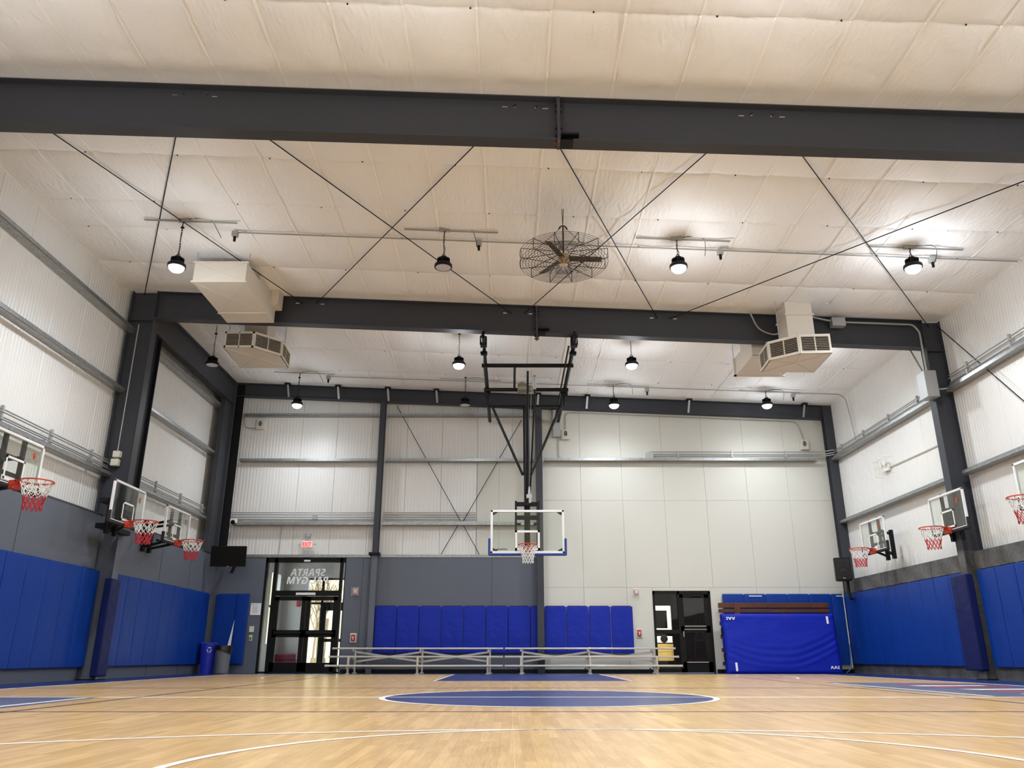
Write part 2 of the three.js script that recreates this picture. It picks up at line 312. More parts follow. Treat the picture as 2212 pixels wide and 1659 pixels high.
// ------------------------------------------------------------------ ceiling: sagging insulation facing in strips, pulled up at the purlins
const ceiling = struct('ceiling');
{
  const purl = [-23.3, -21.25, -19.55, -17.95, -16.46, -14.9, -13.45, -12.45, -11.0, -9.4, -7.68, -6.1, -4.6, -3.1, -1.6, 0, 1.5, 3, 4.2];
  const sag = (z) => { for (let i = 0; i < purl.length - 1; i++) if (z >= purl[i] && z <= purl[i + 1]) { const t = (z - purl[i]) / (purl[i + 1] - purl[i]); return Math.pow(Math.sin(Math.PI * t), 0.5) * 0.06 * Math.min(1, purl[i + 1] - purl[i]); } return 0; };
  const W = 0.92, n = 20;
  for (let i = 0; i < n; i++) {
    const x0 = -8.7 + i * W, nx = 9, zs = [];
    for (let k = 0; k < purl.length - 1; k++) { const c = 12; for (let q = 0; q < c; q++) { zs.push(purl[k] + (purl[k + 1] - purl[k]) * (q / c)); if (q === 0) zs.push(purl[k] + 0.02); } zs.push(purl[k + 1] - 0.02); } zs.push(purl[purl.length - 1]);
    const pos = [], idx = [], us = [0, 0.014, 0.034, 0.2, 0.4, 0.6, 0.8, 0.966, 0.986, 1];
    const frames = [-22.88, -16.46, -9.385, -2.4];
    for (const z of zs) for (let a = 0; a <= nx; a++) {
      const u = us[a], x = x0 + u * W, nf = Math.min(...frames.map((f) => Math.abs(z - f))), free = Math.max(0, Math.min(1, (nf - 0.3) / 0.25)) * (x < -8.05 && z < -16 ? 0 : 1);
      const sg = sag(z) * free, pk = sag(z) < 0.004 ? 0 : 1;
      let y = ROOF(x) + 0.002 - sg * (0.5 + 0.5 * Math.sin(Math.PI * Math.min(1, u))) - free * 0.012;
      y += free * (noise.noise(x * 1.3, z * 0.9, 4) * 0.024 + noise.noise(x * 5 + z * 1.5, z * 2.2 - x * 2, 2.7) * 0.018 * pk + noise.noise(x * 11 + i * 3, z * 2.6, 7.1) * 0.011 * pk);
      if (a === 0 || a === 9) y -= 0.016 * free; else if (a === 1 || a === 8) y -= 0.013 * free;
      if (a < 3 || a > 6) y += free * 0.006;
      if (!pk && nf > 0.4) y += 0.012;
      pos.push(x, y, z);
    }
    for (let r = 0; r < zs.length - 1; r++) for (let a = 0; a < nx; a++) { const q = r * (nx + 1) + a; idx.push(q, q + 1, q + nx + 1, q + 1, q + nx + 2, q + nx + 1); }
    if (i) { const tp = []; for (let r = 0; r < zs.length - 1; r++) { const q = r * (nx + 1) * 3, q2 = q + (nx + 1) * 3; tp.push(pos[q] - 0.013, pos[q + 1] - 0.002, pos[q + 2], pos[q] + 0.013, pos[q + 1] - 0.002, pos[q + 2], pos[q2] + 0.013, pos[q2 + 1] - 0.002, pos[q2 + 2], pos[q] - 0.013, pos[q + 1] - 0.002, pos[q + 2], pos[q2] + 0.013, pos[q2 + 1] - 0.002, pos[q2 + 2], pos[q2] - 0.013, pos[q2 + 1] - 0.002, pos[q2 + 2]); }
      const tg = new THREE.BufferGeometry(); tg.setAttribute('position', new THREE.Float32BufferAttribute(tp, 3)); tg.computeVertexNormals(); part('seam_tape', tg, M.tape, ceiling); }
    const g = new THREE.BufferGeometry(); g.setAttribute('position', new THREE.Float32BufferAttribute(pos, 3)); g.setIndex(idx); g.computeVertexNormals();
    part('ceiling_panel', g, M.facing, ceiling);
  }
  const dots = [];
  for (const z of purl) if (z > -23 && z < -6 && z !== -9.4 && z !== -16.46) for (let x = -8.2; x < 9.5; x += 1.52) dots.push(cyl(0.012, 0.012, 0.012, x + 0.3 * Math.sin(z * 7), ROOF(x + 0.3 * Math.sin(z * 7)) - 0.022, z, 6));
  const d = part('fastener_dots', dots, M.rubber, ceiling); d.userData.kind = 'stuff';
}

// ------------------------------------------------------------------ steel frames
const bolt = (x, y, z) => new THREE.SphereGeometry(0.018, 6, 4).translate(x, y, z);
function rafter(name, label, z0, x0, x1, depthAt, holes, splice) {
  const t = thing(name, label, 'roof beam', [0, 0, 0]);
  const zc = z0 - 0.115, top = (x) => ROOF(x) - 0.02, bot = (x) => ROOF(x) - depthAt(x);
  const s = new THREE.Shape([[x0, bot(x0)], [x1, bot(x1)], [x1, top(x1)], [x0, top(x0)]].map((p) => new THREE.Vector2(...p)));
  for (const [hx, hy, rr, slot] of holes) {
    const h = new THREE.Path();
    if (slot) { h.moveTo(hx - 0.032, hy - 0.012); h.lineTo(hx + 0.032, hy - 0.012); h.absarc(hx + 0.032, hy, 0.012, -Math.PI / 2, Math.PI / 2); h.lineTo(hx - 0.032, hy + 0.012); h.absarc(hx - 0.032, hy, 0.012, Math.PI / 2, Math.PI * 1.5); }
    else h.absarc(hx, hy, rr, 0, Math.PI * 2);
    s.holes.push(h);
  }
  part('web', new THREE.ExtrudeGeometry(s, { depth: 0.01, bevelEnabled: false, curveSegments: 8 }).translate(0, 0, zc - 0.005), M.steel, t);
  const flange = (f, th) => { const q = new THREE.Shape([[x0, f(x0)], [x1, f(x1)], [x1, f(x1) + th], [x0, f(x0) + th]].map((p) => new THREE.Vector2(...p))); return new THREE.ExtrudeGeometry(q, { depth: 0.23, bevelEnabled: false }).translate(0, 0, z0 - 0.23); };
  part('flange', flange((x) => top(x), 0.014), M.steel, t); part('flange', flange((x) => bot(x) - 0.014, 0.014), M.steel, t);
  if (splice) {
    const [sx, below] = splice, y1 = top(sx), y0 = bot(sx) - below;
    part('splice_plate', bb(sx - 0.022, sx + 0.022, y0, y1 + 0.01, z0 - 0.235, z0 + 0.012), M.steel, t);
    part('splice_tongue', bb(sx - 0.018, sx + 0.012, y0 - 0.05, y0 + 0.02, z0 - 0.1, z0 + 0.006), M.rust, t);
    for (const yy of [y1 - 0.1, y1 - 0.2, y0 + 0.22, y0 + 0.1, y0 + 0.02]) for (const s2 of [-1, 1]) for (const zz of [-0.05, -0.18]) part('bolt', new THREE.CylinderGeometry(0.016, 0.016, 0.03, 6).rotateZ(Math.PI / 2).translate(sx + s2 * 0.035, yy, z0 + zz), M.steelDark, t);
    part('stiffener', bb(sx + 0.02, sx + 0.28, bot(sx) + 0.07, bot(sx) + 0.1, z0 - 0.11, z0 - 0.0), M.steelDark, t);
    part('stiffener', bb(sx + 0.02, sx + 0.2, bot(sx) - 0.03, bot(sx) + 0.0, z0 - 0.2, z0 - 0.0), M.steelDark, t);
  }
  return t;
}
const H1 = [[-4.83, 8.09, 0, 1], [-4.7, 8.11, 0.034], [-4.39, 8.1, 0.034], [-4.26, 8.06, 0, 1], [-0.08, 7.89, 0, 1], [0.06, 7.91, 0.034], [0.37, 7.89, 0.034], [0.5, 7.86, 0, 1], [3.3, 7.74, 0, 1], [3.44, 7.77, 0.034], [3.74, 7.75, 0.034], [3.88, 7.72, 0, 1]];
rafter('roof_beam', 'dark grey steel roof beam nearest the camera, spanning the whole picture', -9.27, -8.07, 9.31, (x) => 0.71 - 0.006 * x, H1, [0.68, 0.02]);
const H2 = [[-4.87, 8.08, 0, 1], [-4.3, 8.06, 0, 1], [-0.12, 7.84, 0, 1], [0.46, 7.82, 0, 1], [3.22, 7.72, 0, 1], [3.75, 7.7, 0, 1]];
rafter('roof_beam', 'dark grey steel roof beam crossing mid room above the main hoop', -16.35, -8.07, 9.31, () => 0.65, H2, [0.6, 0.12]);
{
  const t = rafter('roof_beam', 'dark grey steel roof beam along the top of the far wall', -22.75, -8.5, 9.75, () => 0.4, [], null);
  for (const x of [-6.73, -5.21, -3.7, -2.23, 0.85, 2.33, 5.39, 8.84]) {
    part('flange_brace', bar([x, ROOF(x) - 0.05, -22.55], [x - 0.05 * Math.sign(x - 0.4) * 0.6, ROOF(x) - 0.42, -22.68], 0.06, 0.012), M.zinc, t);
    part('brace_seat', bb(x - 0.08, x + 0.08, ROOF(x) - 0.07, ROOF(x) - 0.03, -22.66, -22.5), M.steelDark, t);
  }
}
function column(label, xIn, xOut, z0, yTop, yPaint, paint) { // web in the frame plane, flanges facing the court and the wall
  const t = thing('steel_column', label, 'column'), s = Math.sign(xIn - xOut);
  const run = (n, y0, y1, m) => { part('web' , bb(xIn, xOut, y0, y1, z0 - 0.12, z0 - 0.11), m, t); part('flange', bb(xIn, xIn + s * 0.014, y0, y1, z0 - 0.24, z0), m, t); part('flange', bb(xOut, xOut - s * 0.014, y0, y1, z0 - 0.24, z0), m, t); };
  run('', yPaint, yTop, M.steel); run('', 0, yPaint, paint);
  part('knee_plate', bb(xIn, xOut, yTop - 0.72, yTop - 0.705, z0 - 0.22, z0 - 0.01), M.steel, t);
  part('base_plate', bb(xIn + s * 0.05, xOut, 0, 0.02, z0 - 0.3, z0 + 0.06), M.steelDark, t);
  return t;
}
column('dark grey steel column on the left wall between two bays of blue pads', -8.06, -8.6, -16.35, 8.33, 3.2, M.wainscot);
column('dark grey steel column on the right wall behind the second hoop', 9.3, 9.69, -16.35, 7.6, 2.5, M.concrete);
column('dark grey steel column on the left wall nearest the camera, out at the edge', -8.06, -8.6, -9.27, 8.33, 3.2, M.wainscot);
column('dark grey steel column on the right wall nearest the camera, out at the edge', 9.3, 9.69, -9.27, 7.6, 2.5, M.concrete);
function post(label, x0, x1, yTop, z, cap) {
  const t = thing('steel_column', label, 'column');
  for (const [a, b, m] of cap ? [[0, 3.15, M.wainscot], [3.15, yTop, M.steel]] : [[0, yTop, M.steel]]) { part('flange', bb(x0, x1, a, b, z - 0.012, z), m, t); part('flange', bb(x0, x1, a, b, z - 0.22, z - 0.208), m, t); part('web', bb((x0 + x1) / 2 - 0.005, (x0 + x1) / 2 + 0.005, a, b, z - 0.208, z - 0.012), m, t); }
  if (cap) part('cap_plate', rbb(x0 - 0.09, x1 + 0.06, 3.15, 3.24, z - 0.2, z + 0.05, 0.02), M.steelDark, t);
  return t;
}
post('slim dark grey column of the far wall right of the glass entrance', -3.93, -3.77, ROOF(-3.85) - 0.4, -22.78, true);
post('slim dark grey column of the far wall behind the main hoop', 0.76, 0.95, ROOF(0.85) - 0.4, -22.7, false);
post('dark grey corner column between far wall and right wall', 9.43, 9.69, 7.6, -22.72, false);
{ // portal frame against the left wall of the far bay
  const t = thing('portal_frame', 'dark grey steel portal frame against the far half of the left wall', 'steel frame');
  part('beam', [bb(-8.4, -8.39, 7.6, 8.3, -22.7, -16.65), bb(-8.5, -8.29, 7.6, 7.614, -22.7, -16.65), bb(-8.5, -8.29, 8.28, 8.3, -22.7, -16.65)], M.steel, t);
  part('column', [bb(-8.4, -8.39, 3.18, 7.6, -22.62, -22.0), bb(-8.5, -8.29, 3.18, 8.3, -22.7, -22.62), bb(-8.46, -8.33, 3.18, 7.6, -22.0, -21.98)], M.steel, t);
  part('column', [bb(-8.4, -8.39, 3.18, 7.6, -17.5, -16.65), bb(-8.46, -8.33, 3.18, 7.6, -17.52, -17.49)], M.steelDark, t);
}
{
  const t = thing('steel_column', 'dark grey corner column between left wall and far wall', 'column');
  part('flange', bb(-8.5, -8.1, 3.18, 8.3, -22.86, -22.85), M.steelDark, t);
  part('web', bb(-8.36, -8.34, 3.18, 8.3, -23.05, -22.86), M.steelDark, t);
}

// roof brace rods
const RODS = [[[-7.6, 8.22, -9.38], [-4.74, 8.07, -16.46]], [[-4.7, 8.11, -9.38], [-8.37, 8.25, -16.4]], [[-4.39, 8.1, -9.38], [0.03, 7.83, -16.46]], [[0.06, 7.91, -9.38], [-4.44, 8.07, -16.46]],
  [[0.37, 7.89, -9.38], [3.35, 7.71, -16.46]], [[3.44, 7.77, -9.38], [0.32, 7.83, -16.46]], [[3.74, 7.75, -9.38], [9.5, 7.5, -16.46]], [[9.2, 7.52, -9.38], [3.61, 7.7, -16.46]]];
const RODL = ['outermost left roof brace rod, running in from the left edge', 'roof brace rod leaning down to the left wall column', 'roof brace rod crossing in front of the unlit lamp', 'roof brace rod running from the near beam toward the left duct', 'roof brace rod dropping to the right from the near beam splice', 'roof brace rod passing in front of the ceiling fan', 'roof brace rod leaning down to the right wall column', 'long flat roof brace rod running in from the right edge'];
RODS.forEach(([a, b], i) => one('brace_rod', [rod(a, b, 0.0095, 6), rod(V(...a).lerp(V(...b), 0.03).toArray(), V(...a).lerp(V(...b), 0.06).toArray(), 0.016, 6)], M.steelDark, 'thin black steel ' + RODL[i], 'brace rod'));
one('brace_rod', rod([9.6, 7.45, -16.3], [9.6, 3.2, -12.4], 0.011, 6), M.steelDark, 'black steel brace rod slanting down across the right wall', 'brace rod');
[[[-3.46, 7.67], [-1.44, 4.15], 'upper left'], [[0.35, 7.22], [-1.36, 4.15], 'upper right'], [[-1.5, 4.05], [-1.98, 3.2], 'lower left'], [[-1.37, 4.05], [-0.88, 3.2], 'lower right']].forEach(([a, b, w]) =>
  one('brace_rod', rod([...a, -22.95], [...b, -22.95], 0.011, 6), M.steelDark, 'thin dark rod, ' + w + ' arm of the cross brace on the far wall', 'brace rod'));

// ------------------------------------------------------------------ wall pads
function padGeo(w, h, t, k, fold) { // padded panel in XY, back at z = 0, soft edges, a few folds
  const nx = 10, ny = 14, g = new THREE.BoxGeometry(w, h, t, nx, ny, 1), p = g.attributes.position;
  for (let i = 0; i < p.count; i++) { const x = p.getX(i), e = w / 2 - w / nx + 0.001; if (Math.abs(x) > e - 0.01 && Math.abs(x) < w / 2 - 0.001) p.setX(i, Math.sign(x) * (w / 2 - 0.012)); const y = p.getY(i), ey = h / 2 - h / ny + 0.001; if (Math.abs(y) > ey - 0.01 && Math.abs(y) < h / 2 - 0.001) p.setY(i, Math.sign(y) * (h / 2 - 0.012)); }
  for (let i = 0; i < p.count; i++) {
    const x = p.getX(i), y = p.getY(i), z = p.getZ(i);
    if (z > 0) {
      const ex = Math.min(1, (w / 2 - Math.abs(x)) / 0.012), ey = Math.min(1, (h / 2 - Math.abs(y)) / 0.012);
      const f = noise.noise(x * 2.2 + y * 1.6 + k * 3.1, y * 0.9 - x * 1.1, k) + 0.5 * noise.noise(x * 7 - y * 3, y * 2.2, k + 4);
      p.setZ(i, z - 0.009 * (1 - ex) - 0.009 * (1 - ey) + fold * f * ex);
    }
    p.setXYZ(i, p.getX(i), p.getY(i), p.getZ(i) + t / 2);
  }
  g.computeVertexNormals(); return g;
}
const padVar = [0, 1, 2].map((k) => prep(padGeo(0.611, 1.84, 0.055, k, 0.004)));
function wallPad(x, z, turn, k, label, mat = M.pad, group) {
  const t = thing('wall_pad', label, 'wall pad', [x, 0.24, z], turn, group);
  const m = new THREE.Mesh(padVar[k % 3], mat); m.name = 'cushion'; m.position.y = 0.92; m.castShadow = m.receiveShadow = true; t.add(m);
  part('backing_board', bb(-0.3, 0.3, 0.01, 1.83, -0.03, 0), M.wood, t);
  part('nailing_lip', bb(-0.29, 0.29, 1.84, 1.865, -0.03, -0.015), mat, t);
  return t;
}
for (let i = 0; i < 7; i++) wallPad(-8.385, -16.09 + i * 0.625, Math.PI / 2, i, NTH[i] + ' tall blue pad from the column, near bay of left wall');
for (let i = 0; i < 9; i++) wallPad(-8.385, -17.35 - i * 0.62, Math.PI / 2, i + 1, NTH[i] + ' tall blue pad from the column, far bay of left wall');
for (let i = 0; i < 10; i++) wallPad(9.455, -22.6 + i * 0.62, -Math.PI / 2, i, NTH[i] + ' tall blue pad from the far corner on the right wall');
for (let i = 0; i < 4; i++) wallPad(9.455, -15.92 + i * 0.625, -Math.PI / 2, i + 2, NTH[i] + ' tall blue pad from the column, near bay of right wall');
wallPad(-7.95, -22.96, 0, 1, 'tall blue wall pad in the left far corner behind the recycling bin');
{ const t = wallPad(-7.49, -22.93, 0, 2, 'narrow blue wall pad left of the entrance, hanging askew with a pale gap'); t.scale.x = 0.56;
  one('gap_strip', prism([[-7.86, 0.27], [-7.72, 0.27], [-7.665, 1.4]], 0.02, 'z').translate(0, 0, -22.9), M.paper, 'pale wedge showing between two blue pads beside the trash can', 'backing strip'); }
for (let i = 0; i < 6; i++) { const t = wallPad(6.29 + i * 0.615, -22.96, 0, i, NTH[i] + ' blue pad from the dark door, behind the crash mat');
  if (i === 1 || i === 5) part('label_strip', bb(-0.18, 0.18, 1.79, 1.815, 0.055, 0.06), M.white, t); }
const lowPads = [0, 1, 2, 3].map((k) => prep(padGeo(0.613, 1.24, 0.055, k + 5, 0.011)));
function lowPad(x, w, k, label) {
  const t = thing('wall_pad', label, 'wall pad', [x, 0.52, -22.97]);
  const m = new THREE.Mesh(lowPads[k % 4], M.padRoyal); m.name = 'cushion'; m.position.y = 0.62; m.scale.x = w / 0.625; m.castShadow = m.receiveShadow = true; t.add(m);
  part('hanging_strip', bb(-w * 0.44, w * 0.42, 1.24, 1.262, -0.02, -0.005), M.padNavy, t);
  return t;
}
for (let i = 0; i < 8; i++) lowPad(-3.475 + i * 0.622 - (i === 7 ? 0.16 : 0), i === 7 ? 0.29 : 0.615, i, NTH[i] + ' royal blue hanging pad from the entrance, above the bleachers');
for (let i = 0; i < 4; i++) lowPad(1.27 + i * 0.62, 0.61, i + 2, NTH[i] + ' royal blue hanging pad right of the column, on white wall');
one('column_pad', [rbb(-8.17, -8.02, 0.06, 1.93, -16.72, -16.32, 0.03), rbb(-8.4, -8.17, 0.3, 1.9, -16.62, -16.6, 0.01)], M.padNavy, 'narrow navy pad wrapped round the left wall column', 'column pad');
one('column_pad', [rbb(9.2, 9.36, 0.17, 2.02, -16.7, -16.3, 0.03), rbb(9.2, 9.3, 0.17, 2.0, -16.9, -16.68, 0.02)], M.padNavy, 'crumpled navy pad wrapped round the right wall column', 'column pad');

// ------------------------------------------------------------------ basketball hoops
function netGeo(r0, h, a0, a1, rows = 6, n = 12) { // diamonds between heights a0 and a1 (fractions from the rim)
  const out = [], R = (t) => r0 * (1 - 0.42 * Math.min(1, t / 0.75)) * (t > 0.75 ? 1 + 0.06 * (t - 0.75) : 1);
  for (let r = 0; r < rows; r++) {
    const t0 = r / rows, t1 = (r + 1) / rows; if (t0 < a0 - 1e-6 || t1 > a1 + 1e-6) continue;
    for (let i = 0; i < n; i++) for (const s of [0.5, -0.5]) {
      const A = (i + (r % 2) * 0.5) / n * Math.PI * 2, B = A + s / n * Math.PI * 2;
      out.push(rod([Math.cos(A) * R(t0), -h * t0, Math.sin(A) * R(t0)], [Math.cos(B) * R(t1), -h * t1, Math.sin(B) * R(t1)], 0.0065, 4));
    }
  }
  return out;
}
function rimParts(t, y, z, netTop, netLow) { // board face at z, ring in front
  const rz = z + 0.15 + 0.2286 + 0.01, ring = part('rim', new THREE.TorusGeometry(0.2286, 0.011, 10, 40).rotateX(Math.PI / 2).translate(0, y, rz), M.rim, t);
  const hooks = []; for (let i = 0; i < 12; i++) { const a = i / 12 * Math.PI * 2; hooks.push(new THREE.TorusGeometry(0.014, 0.004, 4, 8).rotateY(-a).translate(Math.cos(a) * 0.226, y - 0.016, rz + Math.sin(a) * 0.226)); }
  part('net_hooks', hooks, M.rim, ring);
  part('rim_bracket', [prism([[-0.07, 0], [0.07, 0], [0.12, 0.16], [-0.12, 0.16]], 0.012).translate(0, y - 0.006, z), rbb(-0.09, 0.09, y - 0.13, y + 0.01, z + 0.004, z + 0.1, 0.02), rod([-0.08, y - 0.09, z + 0.06], [-0.13, y, z + 0.2], 0.012), rod([0.08, y - 0.09, z + 0.06], [0.13, y, z + 0.2], 0.012)], M.rim, t);
  const nt = part('net', netGeo(0.222, 0.42, 0, netLow ? 0.5 : 1).map((g) => g.translate(0, y - 0.02, rz)), netTop, t);
  if (netLow) part('net_tip', netGeo(0.222, 0.42, 0.5, 1).map((g) => g.translate(0, y - 0.02, rz)), netLow, t, 'red lower half of the net');
}
function board(t, w, h, y0, z, fr, mats) { // glass board, bottom at y0, front face at z
  part('glass', bb(-w / 2 + 0.02, w / 2 - 0.02, y0 + 0.02, y0 + h - 0.02, z - 0.012, z - 0.002), M.boardGlass, t);
  const f = fr;
  part('board_frame', [rbb(-w / 2, w / 2, y0 + h - f, y0 + h, z - 0.04, z + 0.006, 0.006), rbb(-w / 2, w / 2, y0, y0 + f, z - 0.04, z + 0.006, 0.006), rbb(-w / 2, -w / 2 + f, y0, y0 + h, z - 0.04, z + 0.006, 0.006), rbb(w / 2 - f, w / 2, y0, y0 + h, z - 0.04, z + 0.006, 0.006)], mats || M.aluWhite, t);
}
const square = (w, h, y, z, f) => [bb(-w / 2, w / 2, y + h - f, y + h, z, z + 0.003), bb(-w / 2, w / 2, y, y + f, z, z + 0.003), bb(-w / 2, -w / 2 + f, y, y + h, z, z + 0.003), bb(w / 2 - f, w / 2, y, y + h, z, z + 0.003)];

// side hoop: origin on the wall at floor level, local +z towards the court
function sideHoop(label, pos, turn, reach, style) {
  const t = thing('side_basketball_hoop', label, 'basketball hoop', pos, turn);
  const z = reach, y0 = 2.88, w = 1.36, h = 0.8;
  board(t, w, h, y0, z, 0.045);
  part('target_square', square(0.48, 0.36, y0 + 0.08, z + 0.001, 0.035), M.white, t);
  part('edge_padding', [rbb(-w / 2 - 0.025, w / 2 + 0.025, y0 - 0.03, y0 + 0.03, z - 0.05, z + 0.02, 0.015), rbb(-w / 2 - 0.025, -w / 2 + 0.012, y0, y0 + 0.2, z - 0.05, z + 0.02, 0.012), rbb(w / 2 - 0.012, w / 2 + 0.025, y0, y0 + 0.2, z - 0.05, z + 0.02, 0.012)], M.rubber, t);
  part('emblem', [bb(0.4, 0.46, y0 + 0.56, y0 + 0.63, z + 0.001, z + 0.004), bb(0.41, 0.45, y0 + 0.52, y0 + 0.57, z + 0.001, z + 0.004)], M.rim, t);
  for (const s of [-1, 1]) part('mast_rail', rbb(s * 0.24 - 0.03, s * 0.24 + 0.03, y0 - 0.02, y0 + h + 0.03, z - 0.1, z - 0.04, 0.006), M.black, t);
  part('cross_rail', [rbb(-0.27, 0.27, y0 + 0.18, y0 + 0.24, z - 0.13, z - 0.09, 0.006), rbb(-0.27, 0.27, y0 + 0.44, y0 + 0.5, z - 0.13, z - 0.09, 0.006)], M.black, t);
  const base = style === 'column' ? 0.17 : style === 'bracket' ? 0.5 : 0; // on the column flange or on the wall
  for (const s of [-1, 1]) {
    part('arm', bar([s * 0.17, 3.3, base + 0.06], [s * 0.23, y0 + 0.5, z - 0.1], 0.05, 0.05), M.black, t);
    part('arm', bar([s * 0.17, 2.8, base + 0.06], [s * 0.23, y0 + 0.05, z - 0.1], 0.05, 0.05), M.black, t);
    part('wall_post', rbb(s * 0.17 - 0.045, s * 0.17 + 0.045, 2.7, 3.4, base, base + 0.08, 0.006), M.black, t);
  }
  if (style === 'bracket') part('column_bracket', [rbb(-0.25, 0.9, 3.3, 3.4, 0.34, 0.51, 0.01), rbb(-0.25, 0.9, 2.8, 2.9, 0.34, 0.51, 0.01)], M.black, t);
  part('arm_tie', bar([-0.2, 2.95, (base + z) * 0.5], [0.2, 2.95, (base + z) * 0.5], 0.04, 0.04), M.black, t);
  rimParts(t, 2.96, z, M.netWhite, M.netRed);
  return t;
}
sideHoop('leftmost wall hoop with glass board and red and white net, cut by the left edge', [-8.42, 0, -11.86], Math.PI / 2, 0.82);
sideHoop('middle hoop of the left wall, its board in front of the column', [-8.42, 0, -15.66], Math.PI / 2, 0.82, 'bracket');
sideHoop('third hoop of the left wall, nearest the television', [-8.42, 0, -18.4], Math.PI / 2, 0.7);
sideHoop('right wall hoop above the black loudspeaker, black arms seen from the side', [9.47, 0, -19.8], -Math.PI / 2, 0.42);
sideHoop('right wall hoop with its board in front of the grey column', [9.47, 0, -16.42], -Math.PI / 2, 0.34, 'column');
sideHoop('right wall hoop mostly outside the right edge, only its red rim showing', [9.47, 0, -13.05], -Math.PI / 2, 0.52);

// main hoop, hung from the roof
{
  const t = thing('hanging_basketball_hoop', 'large glass backboard hoop hanging on black pipes from the roof over the court end', 'basketball hoop', [0.43, 0, -19.66]);
  const w = 1.83, h = 1.07, y0 = 2.83;
  board(t, w, h, y0, 0, 0.055);
  part('target_square', square(0.61, 0.48, y0 + 0.08, 0.001, 0.05), M.white, t);
  part('edge_padding', [rbb(-w / 2 - 0.05, -0.12, y0 - 0.055, y0 + 0.0, -0.06, 0.03, 0.025), rbb(0.12, w / 2 + 0.05, y0 - 0.055, y0 + 0.0, -0.06, 0.03, 0.025), rbb(-w / 2 - 0.055, -w / 2 + 0.002, y0 - 0.05, y0 + 0.37, -0.06, 0.03, 0.025), rbb(w / 2 - 0.002, w / 2 + 0.055, y0 - 0.05, y0 + 0.37, -0.06, 0.03, 0.025)], (std('padBlueEdge', '#1d3a86', 0.5), M.padBlueEdge), t);
  for (const [sx, sy] of [[-1, 1], [1, 1], [-1, -1], [1, -1]]) {
    const cx = sx * (w / 2 - 0.05), cy = sy > 0 ? y0 + h - 0.05 : y0 + 0.05;
    part('corner_plate', prism([[cx, cy], [cx - sx * 0.12, cy], [cx - sx * 0.12, cy - sy * 0.025], [cx, cy - sy * 0.09]], 0.006, 'z').translate(0, 0, -0.02), M.rubber, t);
  }
  rimParts(t, 2.99, 0.0, M.netWhite, null);
  part('lettering', [text('GARED', 0.045, 0.002).scale(1.25, 1, 1).translate(-0.62, y0 + 0.075, 0.001), bb(-0.8, -0.74, y0 + 0.07, y0 + 0.1, 0.001, 0.003)], M.rubber, t);
  part('mast', [rod([0.0, 2.85, -0.22], [0.0, 6.72, -0.34], 0.075, 14), rod([-0.06, 4.9, -0.38], [-0.06, 6.74, -0.42], 0.03, 8)], M.black, t);
  part('mast_sleeve', rod([0.05, 3.5, -0.3], [0.05, 7.1, -0.46], 0.032, 10), M.black, t);
  part('board_carrier', [rbb(-0.31, -0.26, 2.9, 4.14, -0.12, -0.06, 0.006), rbb(0.26, 0.31, 2.9, 4.14, -0.12, -0.06, 0.006), rbb(-0.31, 0.31, 4.02, 4.12, -0.2, -0.1, 0.006), rbb(-0.31, 0.31, 3.68, 3.78, -0.2, -0.1, 0.006), rbb(-0.26, -0.16, 3.53, 3.59, -0.12, -0.07, 0.006), rbb(0.16, 0.26, 3.53, 3.59, -0.12, -0.07, 0.006)], M.black, t);
  part('height_adjuster', [rbb(-0.02, 0.12, 4.2, 4.3, -0.12, -0.02, 0.01), rbb(0.04, 0.1, 4.08, 4.22, -0.1, -0.02, 0.01), cyl(0.03, 0.03, 0.3, 0.05, 4.36, -0.1, 8)], M.zinc, t);
  part('top_bar', rod([-1.02, 6.74, -0.36], [0.92, 6.74, -0.36], 0.032), M.black, t);
  for (const s of [-1, 1]) part('diagonal_brace', rod([s * 0.9, 6.7, -0.36], [s * 0.1, 4.85, -0.31], 0.034), M.black, t);
  for (const s of [-1, 1]) {
    const x = s < 0 ? -1.04 : 1.02;
    part('runner_pipe', rod([x, 7.14, 3.5], [x, 7.14, -3.15], 0.05, 12), M.black, t);
    part('pipe_clamp', [rbb(x - 0.08, x + 0.08, 7.08, 7.3, 2.95, 3.15, 0.02), rbb(x - 0.08, x + 0.08, 7.02, 7.1, 2.6, 2.72, 0.02), rod([x, 7.14, 3.4], [x, 7.36, 3.2], 0.03)], M.black, t);
    part('hanger_clamp', [rbb(x - 0.09, x + 0.09, 6.98, 7.2, -0.42, -0.3, 0.02), rod([x, 7.1, -0.36], [x * 0.99, 6.72, -0.36], 0.03)], M.black, t);
  }
  part('second_pipe', rod([0.9, 7.1, 3.0], [0.9, 7.06, -2.6], 0.022), M.black, t);
  part('cross_pipe', rod([-1.12, 7.1, 1.75], [1.1, 7.1, 1.75], 0.05, 12), M.black, t);
  part('cross_pipe', rod([-1.12, 7.08, -0.02], [1.1, 7.08, -0.02], 0.05, 12), M.black, t);
  part('tie_bar', rod([-0.32, 7.1, 1.75], [-0.32, 7.08, 0], 0.03), M.black, t);
  part('winch', [rbb(-0.24, 0.04, 6.98, 7.14, -0.02, 0.3, 0.02), rbb(-0.2, -0.06, 7.08, 7.22, 0.02, 0.24, 0.04), cyl(0.1, 0.1, 0.12, 0.08, 7.06, 0.1, 16)], (std('winch', '#8a8474', 0.5, 0.3), M.winch), t);
  part('pulley_block', [cyl(0.055, 0.04, 0.3, 0.18, 6.9, 1.0, 12), cyl(0.03, 0.05, 0.08, 0.18, 7.08, 1.0, 10)], M.zinc, t);
  part('hoist_strut', [rod([0.0, 7.05, 1.5], [0.0, 4.35, -0.16], 0.026), rod([0.19, 6.75, 0.9], [0.08, 4.4, -0.2], 0.022)], M.black, t);
